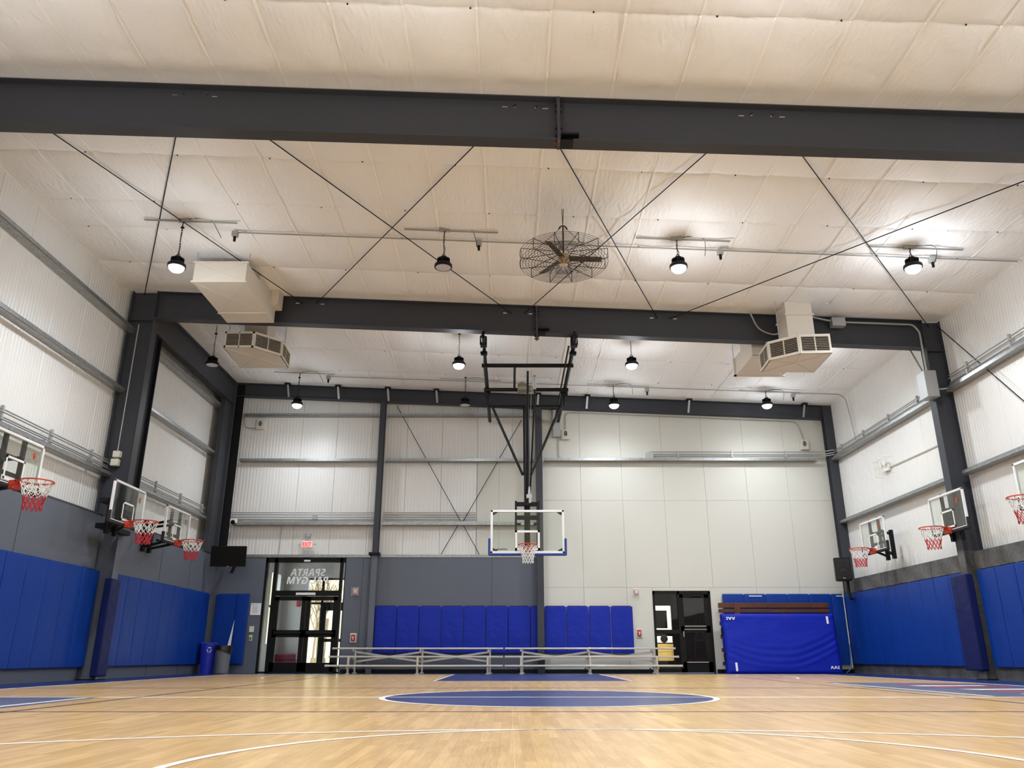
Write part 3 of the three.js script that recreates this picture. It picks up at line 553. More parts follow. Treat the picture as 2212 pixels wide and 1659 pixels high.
  part('cable', [rod([0.09, 7.06, 1.5], [0.06, 4.5, -0.14], 0.006, 5)], M.zinc, t);
}

// ------------------------------------------------------------------ lamps
function lampProto() {
  const t = new THREE.Group();
  const H = [[0.02, 0.2], [0.055, 0.2], [0.06, 0.17], [0.075, 0.165], [0.08, 0.09], [0.115, 0.075], [0.16, 0.035], [0.165, 0.0], [0.162, -0.022], [0.142, -0.026], [0.14, -0.004], [0.02, -0.002]].map((p) => new THREE.Vector2(...p));
  part('housing', new THREE.LatheGeometry(H, 32), M.black, t);
  const fins = []; for (let i = 0; i < 20; i++) fins.push(bb(0.072, 0.118, 0.07, 0.16, -0.003, 0.003).rotateY(i / 20 * Math.PI * 2));
  part('heat_sink', fins, M.black, t);
  const ch = []; for (let i = 0; i < 13; i++) ch.push(new THREE.TorusGeometry(0.017, 0.0045, 5, 10).scale(0.8, 1.6, 1).rotateY(i % 2 ? Math.PI / 2 : 0).translate(0.004 * Math.sin(i), 0.26 + i * 0.043, 0));
  part('chain', ch, M.wire, t);
  part('hook', [new THREE.TorusGeometry(0.03, 0.006, 6, 16).translate(0, 0.225, 0), rbb(-0.03, 0.03, 0.79, 0.82, -0.02, 0.02, 0.005)], M.black, t);
  return t;
}
const proto = lampProto();
const lens = new THREE.LatheGeometry([[0.0, -0.1], [0.05, -0.096], [0.095, -0.078], [0.126, -0.045], [0.139, -0.008], [0.139, 0.004], [0.0, 0.004]].map((p) => new THREE.Vector2(...p)), 32);
function lamp(x, z, on, label, detail = 1, cd = LAMP_CD) {
  const t = proto.clone(); t.name = numbered('high_bay_lamp'); t.position.set(x, 7.2, z); scene.add(t);
  tag(t, label, 'ceiling lamp');
  const up = ROOF(x) - 0.1 - 7.2; t.children.filter((c) => c.name === 'chain' || c.name === 'hook').forEach((c) => { if (c.name === 'chain') { c.scale.y = (up - 0.22) / 0.56; c.position.y = 0.235 - 0.235 * c.scale.y; } });
  part('lens', on ? lens.clone().translate(0, -0.018, 0) : new THREE.CylinderGeometry(0.139, 0.139, 0.012, 32).translate(0, -0.018, 0), on ? M.lensOn : M.lensOff, t);
  if (detail) part('power_cord', cord([[0, 0.2, 0.01], [0.025, up * 0.45, 0.03], [-0.01, up * 0.7, 0.0], [0.04, up, 0.0], [0.5, up + 0.02, -0.02], [0.58, up - 0.1, -0.2], [0.6, up - 0.16, -0.36]], 0.0055, 30), M.black, t);
  if (on) {
    const l = new THREE.SpotLight(LAMP_COLOR, cd, 0, 1.53, 1, 2);
    l.position.set(0, -0.13, 0); l.target.position.set(0, -3, 0); l.castShadow = true; l.shadow.radius = 7; l.shadow.mapSize.set(1024, 1024);
    t.add(l); t.add(l.target);
    const spill = new THREE.PointLight(LAMP_COLOR, cd * SPILL, 0, 2); spill.position.set(0, -0.17, 0); spill.castShadow = true; spill.shadow.radius = 9; t.add(spill);
  }
  return t;
}
const LX = [-6.12, -1.23, 3.09, 7.4], NR = ['bright high bay lamp left of the mid room, beside the white duct', 'unlit round high bay lamp hanging between the crossing rods and the fan', 'lit high bay lamp hanging right of the ceiling fan', 'lit high bay lamp farthest right of the nearer row'];
LX.forEach((x, i) => lamp(x, -12.97, i !== 1, NR[i]));
[['unlit small high bay lamp hanging by the left ceiling diffuser', -7.3], ['lit high bay lamp just below the beam left of the hoop pipes', -1.26], ['lit high bay lamp just below the beam right of the hoop pipes', 2.98], ['lit high bay lamp hidden behind the right ceiling diffuser', 7.2]].forEach(([l, x], i) => lamp(x, -18.1, i > 0, l, 0, LAMP_CD * 0.8));
[['lit high bay lamp at the far wall above the glass entrance', -6.05], ['unlit high bay lamp at the far wall left of the hoop pipes', -1.28], ['lit high bay lamp at the far wall right of the hoop pipes', 2.95], ['lit high bay lamp at the far wall above the crash mat', 7.3]].forEach(([l, x], i) => lamp(x, -21.35, i !== 1, l, 1, LAMP_CD * 0.5));
for (const [z, w] of [[-6.3, 'row just above the camera'], [-1.2, 'row behind the camera']]) LX.forEach((x, i) => lamp(x, z, true, 'lit high bay lamp of the ' + w + ', ' + NTH[i] + ' from the left', 0));
const strutL = ['above the bright left lamp', 'above the unlit lamp beside the fan', 'above the lamp right of the fan', 'above the rightmost lamp'];
LX.forEach((x, i) => one('strut_channel', [rod([x - 0.75, ROOF(x - 0.75) - 0.1, -12.97], [x + 1.0, ROOF(x + 1.0) - 0.1, -12.97], 0.009, 6), rod([x - 0.75, ROOF(x - 0.75) - 0.1, -13.0], [x + 1.0, ROOF(x + 1.0) - 0.1, -13.0], 0.009, 6), bb(x - 0.1, x + 0.1, ROOF(x) - 0.12, ROOF(x) - 0.04, -13.01, -12.95)], M.conduit, 'thin metal strut under the roof ' + strutL[i], 'strut'));
[-6.05, -1.28, 2.95, 7.3].forEach((x, i) => one('strut_channel', [rod([x - 0.75, ROOF(x - 0.75) - 0.1, -21.35], [x + 1.0, ROOF(x + 1.0) - 0.1, -21.35], 0.014, 6)], M.zinc, 'thin metal strut near the far wall, ' + NTH[i] + ' from the left', 'strut'));

// conduits along the ceiling with drop boxes
const cz1 = -13.34, cz2 = -21.56;
one('ceiling_conduit', pipe([[-5.25, ROOF(-5.25) - 0.1, cz1], [9.62, ROOF(9.62) - 0.1, cz1]], 0.014), M.conduit, 'thin conduit across the ceiling of the middle bay', 'conduit');
one('ceiling_conduit', pipe([[-5.25, ROOF(-5.25) - 0.1, cz2], [9.55, ROOF(9.55) - 0.11, cz2 + 0.2], [9.64, 6.15, cz2 + 0.3]], 0.014, 0.25), M.conduit, 'thin conduit across the far ceiling, bending down the right wall', 'conduit');
const dropL = ['at the left end of the near conduit', 'right of the unlit lamp', 'above the ceiling fan', 'right of the lamp beside the fan', 'right of the rightmost lamp'];
[-5.27, -0.6, 0.96, 3.99, 8.0].forEach((x, i) => { const t = thing('outlet_box', 'small grey outlet box ' + dropL[i], 'outlet box', [x, ROOF(x) - 0.1, cz1]);
  part('housing', [rbb(-0.055, 0.055, -0.09, 0.02, -0.05, 0.05, 0.01)], M.zinc, t); if (i !== 2) part('plug', cyl(0.028, 0.024, 0.1, 0, -0.14, 0, 10), M.black, t); });
[-5.27, 3.95, 8.15].forEach((x, i) => { const t = thing('outlet_box', 'small grey outlet box on the far ceiling conduit, ' + NTH[i] + ' from the left', 'outlet box', [x, ROOF(x) - 0.1, cz2]);
  part('housing', [rbb(-0.06, 0.06, -0.09, 0.02, -0.05, 0.05, 0.01)], M.zinc, t); part('plug', cyl(0.03, 0.026, 0.1, 0, -0.14, 0, 10), M.black, t); });

// ------------------------------------------------------------------ ceiling fan in a wire cage
{
  const t = thing('ceiling_fan', 'caged ceiling fan with three dark blades hanging under the roof', 'fan', [0.92, 6.82, -12.15]);
  const top = [], bot = [], sp = [];
  for (let i = 0; i < 14; i++) { const r = 0.09 + i * 0.0515; bot.push(new THREE.TorusGeometry(r, 0.0045, 4, 48).rotateX(Math.PI / 2).translate(0, 0.02 - 0.03 * (1 - r / 0.76), 0)); if (i % 1 === 0) top.push(new THREE.TorusGeometry(r, 0.004, 4, 48).rotateX(Math.PI / 2).translate(0, 0.2 + 0.03 * (1 - r / 0.76), 0)); }
  for (let i = 0; i < 12; i++) { const a = (i + 0.5) / 12 * Math.PI * 2, c = Math.cos(a), s = Math.sin(a); sp.push(rod([0.08 * c, -0.012, 0.08 * s], [0.765 * c, 0.02, 0.765 * s], 0.006, 5), rod([0.765 * c, 0.02, 0.765 * s], [0.765 * c, 0.2, 0.765 * s], 0.006, 5), rod([0.765 * c, 0.2, 0.765 * s], [0.08 * c, 0.23, 0.08 * s], 0.006, 5)); }
  part('lower_grille', bot, M.wire, t); part('upper_grille', top, M.wire, t); part('cage_rods', sp, M.wire, t);
  part('motor', [cyl(0.085, 0.1, 0.12, 0, 0.12, 0, 20), cyl(0.1, 0.075, 0.03, 0, 0.045, 0, 20)], (std('fanHub', '#c9b48c', 0.5), M.fanHub), t);
  for (let i = 0; i < 3; i++) { const b = rbb(0.09, 0.66, -0.008, 0.008, -0.06, 0.06, 0.006).rotateX(-0.3).rotateY(0.05 + i * Math.PI * 2 / 3).translate(0, 0.11, 0); part('blade', b, M.blade, t); }
  part('down_rod', [rod([0, 0.18, 0], [0, 0.75, 0], 0.014), rod([0, 0.75, 0], [0.015, 1.13, 0.02], 0.006), rod([0, 0.75, 0], [-0.015, 1.13, 0.0], 0.006), new THREE.TorusGeometry(0.07, 0.012, 6, 20, Math.PI).translate(0, 0.68, 0)], M.wire, t);
  part('guy_wire', [rod([0.03, 0.72, 0], [0.7, 0.2, -0.3], 0.0045, 4), rod([-0.03, 0.72, 0], [-0.7, 0.2, -0.3], 0.0045, 4), rod([0, 0.72, 0], [0, 0.2, 0.76], 0.0045, 4)], M.wire, t);
}

// ------------------------------------------------------------------ ducts and diffusers
{
  const t = thing('return_duct', 'white sheet metal duct hanging at the left in front of the beam', 'air duct', [-5.84, 7.52, -14.25]);
  part('duct_box', [bb(-0.52, 0.53, 0, 0.44, -2.05, 0)], M.duct, t);
  for (const q of [bb(-0.55, 0.56, -0.012, 0.02, -0.03, 0.02), bb(-0.55, 0.56, 0.42, 0.45, -0.03, 0.02), bb(-0.54, 0.55, -0.014, 0.0, -1.54, -1.49)]) part('duct_flange', q, M.duct, t);
  part('cross_break', [bar([-0.5, 0.02, 0.003], [0.5, 0.42, 0.003], 0.006, 0.006), bar([-0.5, 0.42, 0.003], [0.5, 0.02, 0.003], 0.006, 0.006), bar([-0.5, -0.002, -0.05], [0.5, -0.002, -1.5], 0.006, 0.006), bar([0.5, -0.002, -0.05], [-0.5, -0.002, -1.5], 0.006, 0.006)], M.duct, t);
  part('riser', bb(-0.45, 0.5, 0.4, 0.78, -2.05, -0.9), M.duct, t);
  part('side_collar', rbb(0.5, 0.68, 0.3, 0.72, -2.08, -1.7, 0.02), M.duct, t);
  for (const x of [-0.5, 0.56]) part('hanger_rod', rod([x, 0.4, -0.03], [x, 0.76, -0.03], 0.008), M.zinc, t);
  part('support_strut', rod([-0.78, 0.76, -0.08], [0.62, 0.71, -0.08], 0.016), M.duct, t);
}
{
  const t = thing('return_duct', 'white sheet metal duct beyond the beam at the right, behind the diffuser', 'air duct', [6.1, 6.92, -16.75]);
  part('duct_box', [bb(-0.58, 0.56, 0, 0.45, -1.36, 0), bb(-0.5, 0.5, 0.4, 0.86, -1.1, -0.1)], M.duct, t);
  for (const q of [bb(-0.62, 0.6, -0.015, 0.02, -1.42, -1.34), bb(-0.62, -0.57, -0.015, 0.45, -1.42, -1.34), bb(-0.6, 0.58, -0.012, 0.01, -0.04, 0)]) part('duct_flange', q, M.duct, t);
  part('cross_break', [bar([-0.55, -0.002, -0.05], [0.55, -0.002, -1.33], 0.006, 0.006), bar([0.55, -0.002, -0.05], [-0.55, -0.002, -1.33], 0.006, 0.006)], M.duct, t);
  for (const x of [-0.6]) part('hanger_rod', rod([x, 0.45, -1.38], [x, 0.86, -1.38], 0.008), M.zinc, t);
  part('support_strut', rod([-0.85, 0.86, -1.38], [-0.35, 0.84, -1.38], 0.014), M.wire, t);
}
function diffuser(t, mirror, y, h, pts, up) { // pts: plan outline starting at the front corner on the square side, local x,z; louvred faces between pts 0-1, 1-2, 2-3
  const P = pts.map(([a, b]) => [mirror * a, b]);
  part('bottom_pan', prism(mirror > 0 ? P : P.slice().reverse(), 0.02).translate(0, y, 0), M.duct, t);
  part('top_pan', prism(mirror > 0 ? P : P.slice().reverse(), 0.02).translate(0, y + h - 0.02, 0), M.duct, t);
  const wall = (a, b) => bar([a[0], y + h / 2, a[1]], [b[0], y + h / 2, b[1]], 0.012, h);
  part('blank_side', [wall(P[3], P[4]), wall(P[4], P[0])], M.duct, t);
  for (let i = 0; i < 3; i++) {
    const a = V(P[i][0], 0, P[i][1]), b = V(P[i + 1][0], 0, P[i + 1][1]), d = b.clone().sub(a), L = d.length(); d.normalize();
    const q = (u, yy) => { const c = a.clone().addScaledVector(d, u); return [c.x, yy, c.z]; };
    const f = part('grille_frame', [bar(q(0, y + h - 0.025), q(L, y + h - 0.025), 0.03, 0.05), bar(q(0, y + 0.025), q(L, y + 0.025), 0.03, 0.05), bar(q(0.02, y), q(0.02, y + h), 0.04, 0.03), bar(q(L - 0.02, y), q(L - 0.02, y + h), 0.04, 0.03), bar(q(L / 2, y), q(L / 2, y + h), 0.02, 0.03)], M.duct, t);
    for (let k = 0; k < 9; k++) { const yy = y + 0.06 + k * (h - 0.12) / 8; part('louver', bar(q(0.03, yy), q(L - 0.03, yy + 0.0), 0.035, 0.008), M.louver, f); }
    const inn = V(-d.z, 0, d.x); const cen = V(P.reduce((s, p) => s + p[0], 0) / P.length, 0, P.reduce((s, p) => s + p[1], 0) / P.length); if (inn.dot(cen.clone().sub(a)) < 0) inn.negate();
    part('grille_back', bar([a.x + inn.x * 0.05, y + h / 2, a.z + inn.z * 0.05], [b.x + inn.x * 0.05, y + h / 2, b.z + inn.z * 0.05], 0.004, h - 0.06), M.dark, f);
  }
  const c = P.reduce((s, p) => [s[0] + p[0] / P.length, s[1] + p[1] / P.length], [0, 0]);
  part('cross_break', [0, 1, 2, 3, 4].map((i) => bar([P[i][0] * 0.97 + c[0] * 0.03, y - 0.002, P[i][1] * 0.97 + c[1] * 0.03], [c[0], y - 0.006, c[1]], 0.006, 0.008)), M.duct, t);
}
{
  const t = thing('air_diffuser', 'white angular ceiling diffuser with louvers at the right, hanging on a square duct', 'air diffuser', [6.58, 0, -15.0]);
  diffuser(t, 1, 6.3, 0.42, [[0, 0], [-0.63, -0.04], [-1.14, -0.45], [-1.1, -1.13], [0.05, -1.18]], 0);
  part('supply_duct', [bb(-0.63, -0.06, 6.7, 7.72, -1.15, -0.58)], M.duct, t);
  part('duct_flange', [bb(-0.66, -0.03, 7.4, 7.43, -1.17, -0.55)], M.duct, t);
  part('hanger_rod', rod([-0.85, 6.72, -0.55], [-0.85, 7.77, -0.55], 0.008), M.zinc, t);
  part('support_strut', rod([-1.05, 7.74, -0.62], [0.45, 7.69, -0.62], 0.018), M.duct, t);
  part('flexible_conduit', cord([[-1.2, 7.75, -1.2], [-1.0, 7.4, -1.3], [-0.7, 7.25, -1.3], [-0.55, 7.25, -1.2]], 0.018), M.conduit, t);
}
{
  const t = thing('air_diffuser', 'white angular ceiling diffuser with louvers at the left, seen under the beam', 'air diffuser', [-6.64, 0, -17.0]);
  diffuser(t, -1, 7.2, 0.4, [[0, 0], [-0.68, 0.0], [-1.18, -0.55], [-1.14, -1.36], [0.06, -1.36]], 0);
  part('supply_duct', [bb(0.25, 0.8, 7.58, 8.22, -1.1, -0.5)], M.duct, t);
  part('hanger_rod', [rod([1.1, 7.6, -1.0], [1.1, 8.2, -1.0], 0.008), rod([0.05, 7.6, -0.1], [0.05, 8.22, -0.1], 0.008)], M.zinc, t);
}
scene.children.filter((c) => c.name.startsWith('air_diffuser')).forEach((t, i) => { const y = i ? 7.2 : 6.3; t.position.y = y; t.children.forEach((c) => { c.position.y -= y; }); });

// ------------------------------------------------------------------ bleachers
function bleacher(x, legs, label) {
  const t = thing('bleacher', label, 'bleacher', [x, 0, -22.0]), w = 4.57;
  [['front bench plank', 0.23, 0.4], ['middle bench plank', 0.45, 0.0], ['top bench plank', 0.66, -0.4]].forEach(([l, y, z]) =>
    part('bench_plank', [rbb(-w / 2, w / 2, y - 0.045, y, z - 0.12, z + 0.12, 0.008), rbb(-w / 2 - 0.004, -w / 2 + 0.01, y - 0.05, y + 0.004, z - 0.125, z + 0.125, 0.004), rbb(w / 2 - 0.01, w / 2 + 0.004, y - 0.05, y + 0.004, z - 0.125, z + 0.125, 0.004)], M.alu, t, l));
  for (const lx of legs) {
    part('leg', rbb(lx - 0.028, lx + 0.028, 0.02, 0.42, 0.27, 0.32, 0.005), M.alu, t);
    part('leg', rbb(lx + 0.02, lx + 0.07, 0.02, 0.61, -0.44, -0.39, 0.005), M.alu, t);
    part('frame_rail', [bar([lx, 0.16, 0.45], [lx, 0.16, -0.42], 0.04, 0.05), bar([lx, 0.38, 0.3], [lx, 0.38, -0.42], 0.04, 0.05), bar([lx, 0.59, -0.3], [lx, 0.59, -0.5], 0.04, 0.05)], M.alu, t);
    part('foot', [rbb(lx - 0.05, lx + 0.05, 0, 0.025, 0.24, 0.35, 0.006), rbb(lx - 0.01, lx + 0.1, 0, 0.025, -0.47, -0.36, 0.006)], M.aluWhite, t);
    part('caster', new THREE.CylinderGeometry(0.05, 0.05, 0.03, 14).rotateZ(Math.PI / 2).translate(lx - 0.06, 0.1, -0.44), M.rubber, t);
  }
  for (let i = 0; i < legs.length - 1; i++) {
    const a = legs[i] + 0.045, b = legs[i + 1] + 0.045;
    part('cross_brace', bar([a, 0.55, -0.45], [b, 0.3, -0.45], 0.012, 0.05), M.alu, t);
    part('cross_brace', bar([a, 0.3, -0.46], [b, 0.55, -0.46], 0.012, 0.05), M.alu, t);
  }
}
bleacher(-2.47, [-1.73, 0.07, 1.89], 'aluminium three row bleacher on the left, in front of the glass entrance side');
bleacher(2.15, [-1.86, -0.07, 1.67], 'aluminium three row bleacher on the right, reaching to the dark door');

// ------------------------------------------------------------------ entrance with double door and lobby behind
{
  const d = struct('door_1'), z0 = -23.14, z1 = -23.02;
  part('door_frame', [bb(-6.99, -6.92, 0, 3.1, z0, z1), bb(-6.74, -6.64, 0, 3.1, z0, z1), bb(-4.86, -4.78, 0, 3.1, z0, z1), bb(-4.72, -4.69, 0, 3.1, z0, z1), bb(-6.99, -4.69, 2.98, 3.1, z0, z1), bb(-6.64, -4.86, 2.05, 2.2, z0, z1), bb(-6.99, -4.69, 0, 0.04, z0, z1)], M.frame, d);
  part('sidelight_glass', bb(-6.92, -6.74, 0.04, 2.98, z0 + 0.05, z0 + 0.058), M.glassTint, d); part('sidelight_glass', bb(-4.78, -4.72, 0.04, 2.98, z0 + 0.05, z0 + 0.058), M.glassTint, d);
  part('transom_glass', bb(-6.64, -4.86, 2.2, 2.98, z0 + 0.05, z0 + 0.058), M.glassTint, d);
  part('door_closer', [rbb(-6.05, -5.5, 2.07, 2.14, z1, z1 + 0.04, 0.01)], M.aluWhite, d);
  part('transom_latch', rbb(-5.9, -5.72, 3.0, 3.05, z1, z1 + 0.02, 0.006), M.aluWhite, d);
  for (const [a, b, h] of [[-6.64, -5.755, 1], [-5.745, -4.86, -1]]) {
    const lf = part('door_leaf', [bb(a, a + 0.12, 0.01, 2.04, z0 + 0.03, z1 - 0.02), bb(b - 0.12, b, 0.01, 2.04, z0 + 0.03, z1 - 0.02), bb(a, b, 1.93, 2.04, z0 + 0.03, z1 - 0.02), bb(a, b, 0.94, 1.13, z0 + 0.03, z1 - 0.02), bb(a, b, 0.01, 0.27, z0 + 0.03, z1 - 0.02)], M.frame, d);
    part('upper_pane', bb(a + 0.12, b - 0.12, 1.13, 1.93, z0 + 0.05, z0 + 0.058), M.glassTint, lf); part('lower_pane', bb(a + 0.12, b - 0.12, 0.27, 0.94, z0 + 0.05, z0 + 0.058), M.glassTint, lf);
    part('panic_bar', [rbb(a + 0.06, b - 0.06, 1.02, 1.08, z1 + 0.01, z1 + 0.06, 0.015), rbb(a + 0.05, a + 0.12, 1.0, 1.1, z1 - 0.02, z1 + 0.05, 0.01)], M.black, lf);
  }
  const sh = new THREE.Matrix4().makeShear(0, 0, 0.16, 0, 0, 0), letters = (s, size, y, w) => { const g0 = text(s, size), g = g0.index ? g0.toNonIndexed() : g0; g.scale(-1, 1, 1); const p = g.attributes.position; g.computeBoundingBox(); const k = w / (g.boundingBox.max.x - g.boundingBox.min.x); for (let i = 0; i < p.count; i++) p.setX(i, p.getX(i) * k + p.getY(i) * 0.16); for (let i = 0; i < p.count; i += 3) { const q = [p.getX(i), p.getY(i), p.getZ(i)]; p.setXYZ(i, p.getX(i + 1), p.getY(i + 1), p.getZ(i + 1)); p.setXYZ(i + 1, ...q); } g.deleteAttribute('normal'); g.computeVertexNormals(); return g.translate(-5.79, y, z0 + 0.06); };
  part('lettering', letters('SPARTA', 0.2, 2.61, 0.98), (std('letterGrey', '#e2e2e0', 0.7), M.letterGrey), d); part('lettering', letters('PAL GYM', 0.2, 2.385, 1.15), (std('letterPale', '#f2f2f5', 0.7), M.letterPale), d);
}
{ // lobby
  const l = struct('lobby');
  part('lobby_floor', bb(-7.8, -3.0, -0.1, 0, -27.1, -23.1), M.ground, l); part('lobby_ceiling', bb(-7.8, -3.0, 3.4, 3.5, -27.1, -23.35), M.vestibule, l);
  part('lobby_wall', [bb(-7.65, -7.5, 0, 3.4, -25.45, -23.3), bb(-7.65, -7.5, 0, 0.8, -26.5, -25.45), bb(-7.65, -7.5, 2.95, 3.4, -26.5, -25.45), bb(-7.65, -7.5, 0, 3.4, -27.05, -26.5)], M.vestibule, l);
  part('lobby_wall', bb(-3.2, -3.05, 0, 3.4, -27.05, -23.3), M.vestibule, l);
  part('lobby_wall', [bb(-7.5, -6.68, 0, 3.4, -27.05, -26.9), bb(-6.68, -3.2, 2.9, 3.4, -27.05, -26.9), bb(-6.68, -3.2, 0, 0.06, -27.05, -26.9)], M.vestibule, l);
  const w = struct('window_1'); part('window_frame', [bb(-7.62, -7.56, 0.8, 2.95, -26.06, -26.0), bb(-7.62, -7.52, 1.9, 1.96, -26.5, -25.45)], M.frame, w); part('pane', bb(-7.6, -7.592, 0.8, 2.95, -26.5, -25.45), M.glass, w);
  const g = struct('window_2'); part('window_frame', [bb(-6.24, -6.16, 0, 2.9, -27.02, -26.93), bb(-5.3, -5.2, 0, 2.9, -27.02, -26.93), bb(-4.2, -4.1, 0, 2.9, -27.02, -26.93), bb(-6.68, -6.16, 2.06, 2.12, -27.02, -26.93), bb(-6.2, -3.2, 2.0, 2.12, -27.02, -26.93), bb(-6.68, -3.2, 2.84, 2.9, -27.02, -26.93)], M.frame, g);
  part('exterior_door', [bb(-6.16, -6.05, 0, 2.0, -27.0, -26.95), bb(-5.42, -5.3, 0, 2.0, -27.0, -26.95), bb(-6.16, -5.3, 1.86, 2.0, -27.0, -26.95), bb(-6.16, -5.3, 0.88, 0.98, -27.0, -26.95), bb(-6.16, -5.3, 0, 0.16, -27.0, -26.95)], M.frame, g);
  part('pane', [bb(-6.68, -3.2, 0.06, 2.84, -26.985, -26.977)], M.glass, g);
  one('maroon_mat_stack', [rbb(-7.45, -6.7, 0.02, 0.3, -26.85, -26.2, 0.04), rbb(-7.42, -6.74, 0.3, 0.52, -26.83, -26.25, 0.05)], M.maroon, 'low maroon stack seen through the left pane of the entrance', 'mat');
  one('fire_strobe', [rbb(-7.02, -6.9, 1.98, 2.18, -26.9, -26.84, 0.015), rbb(-6.98, -6.94, 2.0, 2.06, -26.85, -26.83, 0.008)], M.red, 'small red alarm on the lobby wall seen through the door', 'alarm');
  one('lobby_exit_sign', [rbb(-5.1, -4.85, 2.75, 2.95, -26.2, -26.15, 0.01), text('EXIT', 0.1).translate(-4.975, 2.8, -26.15), rod([-4.975, 2.95, -26.17], [-4.975, 3.4, -26.17], 0.01)], M.exitRed, 'red exit sign hanging in the lobby behind the entrance glass', 'sign');
}
// ------------------------------------------------------------------ dark door and the room behind
{
  const d = struct('door_2'), z0 = -23.1, z1 = -23.0;
  part('door_frame', [bb(4.03, 4.09, 0, 2.18, z0, z1), bb(4.72, 4.78, 0, 2.18, z0, z1), bb(5.6, 5.66, 0, 2.18, z0, z1), bb(4.03, 5.66, 2.1, 2.18, z0, z1), bb(4.03, 4.78, 0, 0.12, z0, z1), bb(4.09, 4.72, 1.04, 1.14, z0, z1)], M.frame, d);
  part('sidelight_glass', bb(4.09, 4.72, 0.12, 2.1, z0 + 0.04, z0 + 0.048), M.glassTint, d);
  const lf = part('door_leaf', [bb(4.78, 4.88, 0.01, 2.1, z0 + 0.02, z1 - 0.01), bb(5.48, 5.6, 0.01, 2.1, z0 + 0.02, z1 - 0.01), bb(4.78, 5.6, 2.0, 2.1, z0 + 0.02, z1 - 0.01), bb(4.78, 5.6, 1.06, 1.24, z0 + 0.02, z1 - 0.01), bb(4.78, 5.6, 0.01, 0.29, z0 + 0.02, z1 - 0.01)], M.frame, d);
  part('upper_pane', bb(4.88, 5.48, 1.24, 2.0, z0 + 0.04, z0 + 0.048), M.glassTint, lf); part('lower_pane', bb(4.88, 5.48, 0.29, 1.06, z0 + 0.04, z0 + 0.048), M.glassTint, lf);
  part('glazing_bead', [bb(4.88, 5.48, 1.225, 1.245, z1 - 0.01, z1 + 0.004), bb(4.88, 5.48, 0.275, 0.295, z1 - 0.01, z1 + 0.004), bb(4.86, 5.5, 1.14, 1.155, z1 - 0.01, z1 + 0.006)], M.alu, lf);
  part('door_handle', [rbb(4.82, 4.85, 0.95, 1.1, z1, z1 + 0.04, 0.01)], M.alu, lf);
  part('door_closer', rbb(5.1, 5.4, 2.03, 2.08, z1, z1 + 0.05, 0.01), M.black, lf);
  part('threshold', bb(4.09, 5.6, 0, 0.015, z0 - 0.1, z1 + 0.02), M.alu, d);
  const r = struct('storage_room');
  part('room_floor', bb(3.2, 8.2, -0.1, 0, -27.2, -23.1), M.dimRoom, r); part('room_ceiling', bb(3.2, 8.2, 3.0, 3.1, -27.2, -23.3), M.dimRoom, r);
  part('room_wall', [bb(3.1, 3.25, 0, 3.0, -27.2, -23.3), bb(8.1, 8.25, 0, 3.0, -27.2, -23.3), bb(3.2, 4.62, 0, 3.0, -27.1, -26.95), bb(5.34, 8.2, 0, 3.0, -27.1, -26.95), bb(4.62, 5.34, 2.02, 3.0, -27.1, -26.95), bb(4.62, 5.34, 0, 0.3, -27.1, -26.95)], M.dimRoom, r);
  const w = struct('window_3'); part('window_frame', [bb(4.62, 5.34, 1.06, 1.22, -27.06, -26.94), bb(4.62, 4.66, 0.3, 2.02, -27.06, -26.94), bb(5.3, 5.34, 0.3, 2.02, -27.06, -26.94)], M.frame, w); part('pane', bb(4.66, 5.3, 0.3, 2.02, -27.02, -27.012), M.glass, w);
  one('hanging_board', rbb(4.5, 5.14, 1.3, 1.86, -26.9, -26.87, 0.008), M.dark, 'dark board hanging before the bright window behind the side door', 'board');
  one('paper_blind', [rbb(4.66, 5.3, 0.3, 0.86, -26.93, -26.92, 0.003), rbb(4.66, 5.3, 0.57, 0.58, -26.92, -26.915, 0.002)], M.blind, 'cream paper covering the low window behind the side door', 'blind');
  one('ball_shelf', [rbb(4.6, 5.36, 0.82, 0.85, -26.9, -26.6, 0.005), rod([4.62, 0, -26.65], [4.62, 0.83, -26.65], 0.012), rod([5.34, 0, -26.65], [5.34, 0.83, -26.65], 0.012)], M.dark, 'thin dark shelf under the basketball behind the side pane', 'shelf');
  one('basketball', new THREE.SphereGeometry(0.12, 24, 16).translate(4.98, 0.97, -26.75), M.ball, 'orange basketball above the cream paper behind the side pane', 'ball');
  one('ball_rack', [rod([5.6, 0, -25.4], [5.9, 1.7, -25.9], 0.03), rod([6.1, 0, -25.4], [6.0, 1.7, -25.9], 0.03), rbb(5.5, 6.2, 0.15, 0.35, -25.7, -25.4, 0.02), rod([5.75, 0.9, -25.65], [6.05, 0.9, -25.65], 0.03)], M.maroon, 'dark red rack standing inside the room behind the dark door', 'rack');
}
